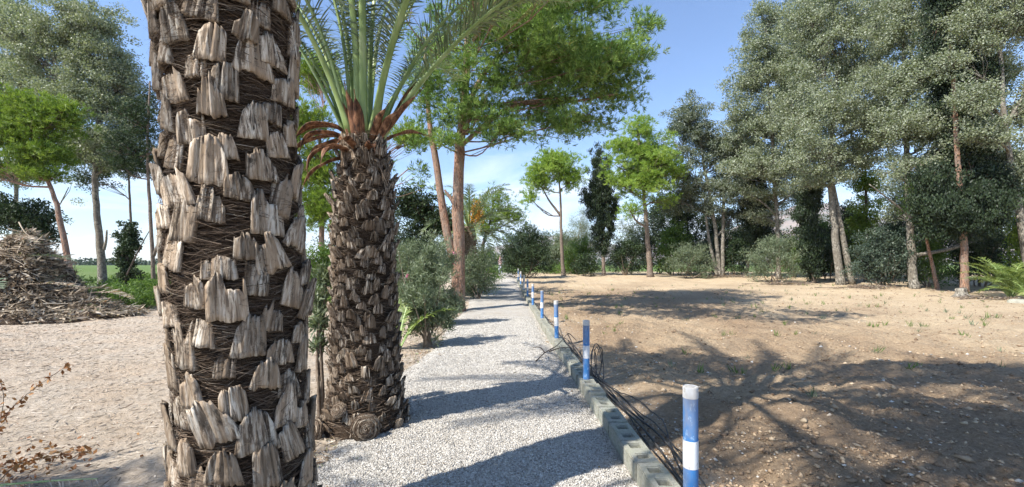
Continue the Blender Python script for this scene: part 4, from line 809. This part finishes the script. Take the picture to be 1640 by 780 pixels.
def post(y, label, bands, h=.72, r=.043, lean=(0, 0)):
    x = float(rowx(y)) + (.04 if y < 3 else .0); z0 = float(hbase(0, y)) + .02
    root = empty('striped_post', (x, y, z0), label, 'post', 'blue and white posts along the kerb'); root.rotation_euler = (lean[0], lean[1], 0)
    H_ = h + .13; g = Geo(); tube(g, [[0, 0, 0], [0, 0, H_ * .5], [0, 0, H_ - .012]], r, 24, cap=False, up=(0, 1, 0)); g.obj('pole', BLUE, root, True)
    for (a, b) in bands:
        g = Geo(); a_ = H_ - h * a; b_ = H_ - h * b; tube(g, [[0, 0, b_], [0, 0, a_]], r + .0015, 24, cap=False, up=(0, 1, 0)); g.obj('white_band', WHITE, root, True)
    g = Geo(); tube(g, [[0, 0, H_ - .03], [0, 0, H_ - .004], [0, 0, H_]], [r - .001, r - .001, r * .8], 20, up=(0, 1, 0)); g.obj('concrete_top', FILL, root, False)
ll = ['nearest blue and white post, cut by the bottom of the view', 'second blue and white post, beside the coiled black pipe', 'third blue and white post from the camera', 'fourth post from the camera, mostly blue with one white ring', 'fifth post from the camera, small, at the kerb', 'sixth post from the camera, small, at the kerb', 'seventh post from the camera, nearly white', 'eighth and tiny post by the round dark bush', 'last tiny post at the foot of the round dark bush']
bd = [[(0, .09), (.44, .67)], [(0, .09), (.45, .68)], [(0, .10), (.46, .70)], [(.44, .66)], [(0, .12), (.4, .7)], [(0, .10), (.48, .68)], [(0, .3), (.45, 1.0)], [(0, .2), (.5, .8)], [(0, .2), (.5, .8)]]
for k, yv in enumerate(posts_y): post(yv, ll[k], bd[k], lean=(rng.normal(0, .012), rng.normal(0, .014)))
pl = ['thick black pipe lying closest against the concrete blocks', 'black pipe second out from the concrete blocks', 'thin black pipe weaving between its neighbours', 'black pipe in the middle of the bundle', 'outer black pipe bowing onto the soil near the first post', 'dusty thin pipe arching outermost over the soil', 'short black pipe branching from the bundle by the second post', 'thin black pipe crossing over the bundle']
for k in range(8):
    r_ = [.011, .011, .007, .010, .010, .006, .008, .006][k]; ys = np.linspace(2.0 if k != 6 else 4.5, [24, 22, 16, 24, 20, 7.5, 9, 14][k], 90)
    spread = .125 + .018 * k + (.018 * k) * np.exp(-((ys - 4.2) / 1.3) ** 2) + .035 * np.sin(ys * (.9 + .13 * k) + k) * (.4 + .1 * k) + (.24 * np.exp(-((ys - 4.6) / .9) ** 2) if k == 5 else 0) + (.10 * np.exp(-((ys - 4.0) / .9) ** 2) if k == 4 else 0)
    xs_ = rowx(ys) + spread; zs_ = hground(xs_, ys) + r_ + .02 + .03 * np.abs(np.sin(ys * 1.7 + k * 1.3)) + (.06 if k in (2, 7) else .0) * (.5 + .5 * np.sin(ys * 2.3 + k))
    g = Geo(); tube(g, np.stack([xs_, ys, zs_], -1), r_, 8); tag(g.obj('irrigation_pipe', PIPE, None, True), pl[k], 'pipe', 'black irrigation pipes beside the kerb')
g = Geo(); th = np.linspace(0, 2 * math.pi * 3.4, 90); cx_, cy_ = float(rowx(6.0)) + .2, 6.0
tube(g, np.stack([cx_ + .07 * np.cos(th) + .05 * np.sin(th * .37), cy_ + .12 * np.sin(th * 1.1), hground(cx_, cy_) + .27 + .22 * np.sin(th) * (1 - .15 * np.cos(th * .4))], -1), .006, 6)
tag(g.obj('pipe_coil', PIPE, None, True), 'tangled upright coil of thin black pipe behind the second post', 'pipe coil')
g = Geo(); b = [.72, 7.5, .13]
for q in ([[.38, 7.0, .04], [.55, 7.3, .12], [.8, 7.6, .2], [1.0, 7.9, .34]], [[.55, 7.3, .12], [.48, 7.5, .17], [.36, 7.6, .15]], [[1.0, 7.9, .34], [1.05, 7.6, .22], [1.06, 7.4, .10]], [[.62, 7.35, .13], [.8, 7.3, .2], [.98, 7.35, .2]], [[1., 7.9, .34], [1.08, 8.1, .3], [1.2, 8.1, .18]]):
    tube(g, spline(q, 9), np.linspace(.012, .005, 9), 5, wob=.15)
tag(g.obj('fallen_branch', DBARK, None, True), 'dark forked twig lying across the block kerb', 'branch')
# stump, flat stone
def lathe_obj(name, prof, loc, mat, label, cat, n=28, wob=.06, rot=(0, 0, 0)):
    V = []; 
    for i, (r_, z_) in enumerate(prof):
        for j in range(n): a = j / n * 6.283; rr = r_ * (1 + wob * math.sin(3 * a + 1) + wob * .6 * math.sin(5 * a + z_ * 9)); V.append((rr * math.cos(a), rr * math.sin(a), z_))
    fs = [(i * n + j, i * n + (j + 1) % n, (i + 1) * n + (j + 1) % n, (i + 1) * n + j) for i in range(len(prof) - 1) for j in range(n)] + [tuple((len(prof) - 1) * n + j for j in range(n))]
    g = Geo(); g.add(V, fs); o = g.obj(name, mat, None, True); o.location = loc; o.rotation_euler = rot; return tag(o, label, cat)
c = P(1541, 473, 19.3)
lathe_obj('tree_stump', [(.42, -.05), (.36, .04), (.27, .10), (.21, .17), (.19, .28), (.2, .36), (.16, .40), (.04, .41)], (c[0], c[1], float(hground(c[0], c[1]))), PBARK, 'pale grey hat-shaped stump with flared foot beside the red-brown pine trunk', 'stump', rot=(0, R(-6), 0))
c = P(1632, 478, 17.2)
lathe_obj('flat_stone', [(.3, -.03), (.28, .06), (.2, .12), (.06, .14)], (c[0], c[1], float(hground(c[0], c[1]))), BLOCK, 'pale flat stone on the field edge at the right frame edge', 'stone', wob=.14)
# fallen branches at the field edge
def stick_pile(label, px, py, Y, w, n, seed, h=.15):
    c = P(px, py, Y); z = float(hground(c[0], c[1])); root = empty('brush_pile', (c[0], c[1], z), label, 'brush pile', 'brush piles along the far field edge'); g = Geo()
    for k in range(n):
        a = rng.uniform(-.5, .5) + (0 if rng.random() < .7 else 1.4); L_ = rng.uniform(.4, 1.2); p = np.array([rng.normal(0, w), rng.normal(0, .25), rng.uniform(0, h)]); d = np.array([math.cos(a), math.sin(a) * .6, rng.normal(0, .12)])
        tube(g, [p - d * L_ / 2, p + [0, 0, rng.normal(.03, .03)], p + d * L_ / 2], [.018, .014, .006], 4, cap=False)
    g.obj('stick', TWIG, root)
    m_ = 500; P0 = np.stack([rng.normal(0, w, m_), rng.normal(0, .3, m_), np.abs(rng.normal(0, h * .7, m_))], -1); blades('dead_leaf', P0, rand_dir(m_) * [1, 1, .4], .09, .03, LITTER, root)
stick_pile('brush pile of sticks in front of the silvery oleander', 1262, 456, 27, .9, 60, 1)
stick_pile('brush pile of grey sticks right of the twin poplar trunks', 1390, 463, 24, .9, 70, 2)
stick_pile('brush pile beneath the three stemmed poplar', 1165, 448, 34, 1.2, 60, 3)
stick_pile('brush pile of dead fronds in front of the bushy young palm', 1590, 475, 18.4, .6, 60, 4, .08)
# seedlings over the field
sl = []
for k in range(5):
    m_ = rng.integers(8, 16); P0 = rng.normal(0, .03, (m_, 3)) * [1, 1, 0]; D = rand_dir(m_) * .6 + [0, 0, 1]
    o = blades('seedling', P0, D, rng.uniform(.08, .26, m_), .014, OLE if k % 2 else GREEN); sl.append(o)
cnt = 0; lab = 'small sparse seedling sprouting from the ploughed field soil'
for k in range(210):
    Y = 5 + 1.5 * round(14 * rng.random() ** .7) + rng.normal(0, .12); x = rowx(Y) + .6 + rng.random() * (1.12 * Y - 1.5)
    o = sl[k] if k < 5 else bpy.data.objects.new('seedling', sl[k % 5].data)
    if k >= 5: COL.objects.link(o)
    s = rng.uniform(.45, 1.05); o.location = (x, Y, float(hground(x, Y))); o.scale = (s, s, s); o.rotation_euler[2] = rng.uniform(0, 6); tag(o, lab, 'seedling', 'seedlings dotted over the field')
# ------------------------------------------------------------------ debris heap on the left
def heap():
    cx_, cy_ = -14.6, 13.2; root = empty('debris_heap', (cx_, cy_, float(hground(cx_, cy_))), 'big heap of dry prunings, leaves and palm waste at the left', 'debris heap')
    def hh(x, y):
        a = np.exp(-((x + 1.9) / 2.6) ** 4 - (y / 1.6) ** 4) * 1.5 + .85 * np.exp(-((x - .9) / 1.5) ** 2 - (y / 1.2) ** 2)
        return np.maximum(a * (.92 + .75 * fbm(x, y, .9, 4, 91)) + .22 * fbm(x, y, 2.6, 3, 95) * (a > .1), -.1) - .04 - .4 * (1 - sstep(0, .12, a))
    xs = np.linspace(-6, 5.5, 130); ys = np.linspace(-3, 3, 70); X, Y = np.meshgrid(xs, ys); V = np.stack([X, Y, hh(X, Y)], -1).reshape(-1, 3); nx = 130; I = np.arange(nx * 70).reshape(70, nx)
    Fc = np.stack([I[:-1, :-1], I[:-1, 1:], I[1:, 1:], I[1:, :-1]], -1).reshape(-1, 4); mesh_np('mound', V, Fc, CORE, root, True)
    n = 30000; x = rng.normal(-1, 2.4, n); y = rng.normal(-.2, 1.1, n); z = hh(x, y); k = z > -.02; x, y, z = x[k], y[k], z[k]; n = len(x); D = rand_dir(n) * [1, .8, .45]; D[:, 0] = np.abs(D[:, 0]); D[:, 2] -= .15 * D[:, 0]
    tt = np.clip(rng.uniform(0, .85, n) + .25 * fbm(x, y, .7, 3, 99), 0, 1)
    tag(blades('litter', np.stack([x, y, z + rng.uniform(0, .08, n)], -1), D, rng.uniform(.05, .2, n) * rng.choice([1, 1, 1, 2.2], n), rng.uniform(.01, .07, n), LITTER, root, tt), kind='stuff')
    g = Geo()
    for _ in range(420):
        x = rng.normal(-1, 2.2); y = rng.normal(-.4, .9); z = float(hh(x, y)); 
        if z < 0: continue
        a = rng.normal(0, .8); L_ = rng.uniform(.3, 1.5); d = np.array([math.cos(a), math.sin(a), rng.normal(-.15, .25)]); p = np.array([x, y, z + .05]); tube(g, spline([p - d * L_ / 2, p + rng.normal(0, .06, 3), p + d * L_ / 2], 5), np.linspace(rng.uniform(.008, .022), .004, 5), 4, cap=False, a=rng.uniform(.35, .8))
    g.obj('stick', LITTER, root)
    for k in range(44):
        x = rng.uniform(-4.5, 1.9); y = rng.uniform(-1.3, .2); add_frond(root, LITTER if k % 3 else FROND, TWIG, (x, y, float(hh(x, y)) + .1), rng.uniform(-.6, .6) + (0 if k % 2 else math.pi), R(10), 1.6, R(35), nl=26, ll=.3, wl=.03, pw=.02)
heap()
# near-left dry weeds and fallen fronds
def dry_sprig(label, x, y, pts, n=26, sz=.05, mat=DRYL):
    z = float(hground(x, y)); root = empty('dry_weed', (x, y, z), label, 'weed', 'rust-coloured dry weeds at the left edge'); g = Geo(); q = spline(pts, 14); tube(g, q, np.linspace(.005, .002, 14), 4); g.obj('stem', TWIG, root)
    k = rng.integers(3, 14, n * 3); P0 = q[k] + rng.normal(0, .012, (n * 3, 3)); blades('leaf', P0, rand_dir(n * 3) + [0, 0, -.3], sz, sz * .6, mat, root)
dry_sprig('long arching dry weed with a row of rust-coloured leaves', -4.2, 3.4, [[0, 0, 0], [.1, .05, .35], [.3, .1, .62], [.62, .12, .86]], 26, .045)
dry_sprig('short orange dry weed low over the straw', -3.9, 3.3, [[0, 0, 0], [.15, 0, .15], [.35, .05, .2], [.6, .1, .22]], 30, .045)
dry_sprig('curly reddish dry weed at the very left edge', -4.15, 3.5, [[0, 0, 0], [.02, 0, .3], [.08, 0, .6], [.02, 0, .85]], 16, .03)
n = 240; P0 = np.stack([rng.normal(-3.9, .3, n), rng.normal(3.35, .25, n), np.zeros(n)], -1); P0[:, 2] = hground(P0[:, 0], P0[:, 1]) + rng.uniform(0, .16, n)
tag(blades('dry_leaf_litter', P0, rand_dir(n) + [0, 0, .2], .045, .028, DRYL), 'orange dry weed leaves tangled at the bottom left', 'leaf litter', kind='stuff')
fr_ = empty('fallen_frond', (-4.3, 3.0, float(hground(-4.3, 3.0)) + .02), 'fallen palm frond with green stalk lying at the bottom left', 'palm frond')
LV, Fc, tt, g = frond_geo((0, 0, .03), R(8), R(6), 1.3, R(8), nl=34, ll=.22, wl=.008, pw=.016, vee=.0); mesh_np('leaflets', LV, Fc, STRAW, fr_, False, {'tint': tt}); g.obj('stalk', STALK, fr_, True)
# litter under the second palm and oleanders
n = 3800; y = rng.uniform(2.9, 14, n); x = pathl(y) - .02 - rng.exponential(.35, n); a = rng.uniform(0, 6.28, n)
tag(blades('leaf_litter', np.stack([x, y, hground(x, y) + .012], -1), np.stack([np.cos(a), np.sin(a), rng.normal(0, .25, n)], -1), rng.uniform(.03, .1, n), rng.uniform(.006, .02, n), LITTER), 'dark leaf litter along the left path edge', 'leaf litter', kind='stuff')
n = 420; y = 2.6 + 12 * rng.random(n); t = rng.beta(.6, .6, n); x = pathl(y) + (rowx(y) - .1 - pathl(y)) * t; a = rng.uniform(0, 6.28, n)
tag(blades('fallen_leaves', np.stack([x, y, zpath(x, y) + .014], -1), np.stack([np.cos(a), np.sin(a), rng.normal(0, .1, n)], -1), rng.uniform(.02, .07, n), rng.uniform(.004, .012, n), LITTER), 'sparse dry leaves and twigs blown over the gravel', 'leaf litter', kind='stuff')
# a shade tree outside the frame to the left (its shade falls on the bottom of the view)
tree('pine_tree', 'pine standing behind and left of the viewpoint, its shade falling over the path', 'tree', [(-5.6, -1.8, 0), (-5.5, -1.7, 3), (-5.2, -1.4, 7)], .25,
     [Lm(-2.9, -1.6, 7.4, 1.1, .8, .6), Lm(-1.4, -.2, 8.4, 1.3, .8, .6), Lm(.4, .6, 8.8, 1.3, .8, .6), Lm(-7.9, -.5, 6.6, 1.5, .9, .8), Lm(1.9, 1.4, 9.0, 1.2, .8, .6), Lm(3.6, 2.2, 9.4, 1.2, .7, .5), Lm(-.4, 1.6, 9.8, 1.2, .7, .5), Lm(-3.4, -2.6, 6.0, .9, .6, .4), Lm(-5.4, -3.0, 8, 1.1, .7, .5)], PINED, RBARK, 800, .36, 80, .17, .13, 'pine', .6, limbs=.45)
# ------------------------------------------------------------------ the person far down the path
def person(x, y):
    z = float(hbase(x, y)) + .01; me = bpy.data.meshes.new('person'); 
    J = [(0, 0, .93), (0, .0, 1.15), (0, 0, 1.38), (0, 0, 1.50), (0, -.01, 1.60), (0, -.01, 1.72), (-.2, 0, 1.40), (-.25, -.02, 1.12), (-.24, -.1, .86), (.2, 0, 1.40), (.26, .02, 1.12), (.26, -.08, .86), (-.1, 0, .86), (-.11, -.05, .48), (-.12, 0, .06), (-.12, -.14, .03), (.1, 0, .86), (.12, .04, .48), (.13, .12, .06), (.13, 0, .03), (-.23, -.13, .78), (.25, -.11, .78)]
    E = [(0, 1), (1, 2), (2, 3), (3, 4), (4, 5), (2, 6), (6, 7), (7, 8), (8, 20), (2, 9), (9, 10), (10, 11), (11, 21), (0, 12), (12, 13), (13, 14), (14, 15), (0, 16), (16, 17), (17, 18), (18, 19)]
    rad = [.15, .14, .15, .06, .10, .09, .06, .045, .035, .06, .045, .035, .09, .065, .05, .04, .09, .065, .05, .04, .035, .035]
    me.from_pydata(J, E, []); o = bpy.data.objects.new('person', me); COL.objects.link(o); sm = o.modifiers.new('s', 'SKIN'); ss = o.modifiers.new('u', 'SUBSURF'); ss.levels = 2; ss.render_levels = 2
    for k, r_ in enumerate(rad): me.skin_vertices[0].data[k].radius = (r_, r_ * .8)
    me.skin_vertices[0].data[0].use_root = True
    bpy.context.view_layer.update(); me2 = bpy.data.meshes.new_from_object(o.evaluated_get(bpy.context.evaluated_depsgraph_get())); o.modifiers.clear(); o.data = me2
    def flatm(nm, c): q = M(nm); q.col(q.mix(.5, c, q.mix(m_f, c, tuple(v_ * .8 for v_ in c))) if False else q.ramp(q.noise(8), [(.3, tuple(v_ * .85 for v_ in c)), (.7, c)])); return q.m
    for mt in (flatm('trousers', (.62, .66, .74)), flatm('pink_shirt', (.62, .42, .42)), flatm('skin', (.38, .22, .15)), flatm('hair', (.02, .015, .012)), flatm('shoe', (.3, .3, .32))): me2.materials.append(mt)
    for p_ in me2.polygons:
        c = p_.center; p_.use_smooth = True
        p_.material_index = 4 if c.z < .07 else (0 if c.z < .95 and abs(c.x) < .2 else (2 if c.z < 1.05 and abs(c.x) > .2 else (1 if c.z < 1.47 else (3 if (c.z > 1.66 or (c.y > .02 and c.z > 1.53)) else 2))))
    o.location = (x, y, z); o.rotation_euler[2] = R(-60); tag(o, 'person in pink top and pale trousers walking at the far end of the path', 'person')
person(P(801, 447, 41)[0], 41)
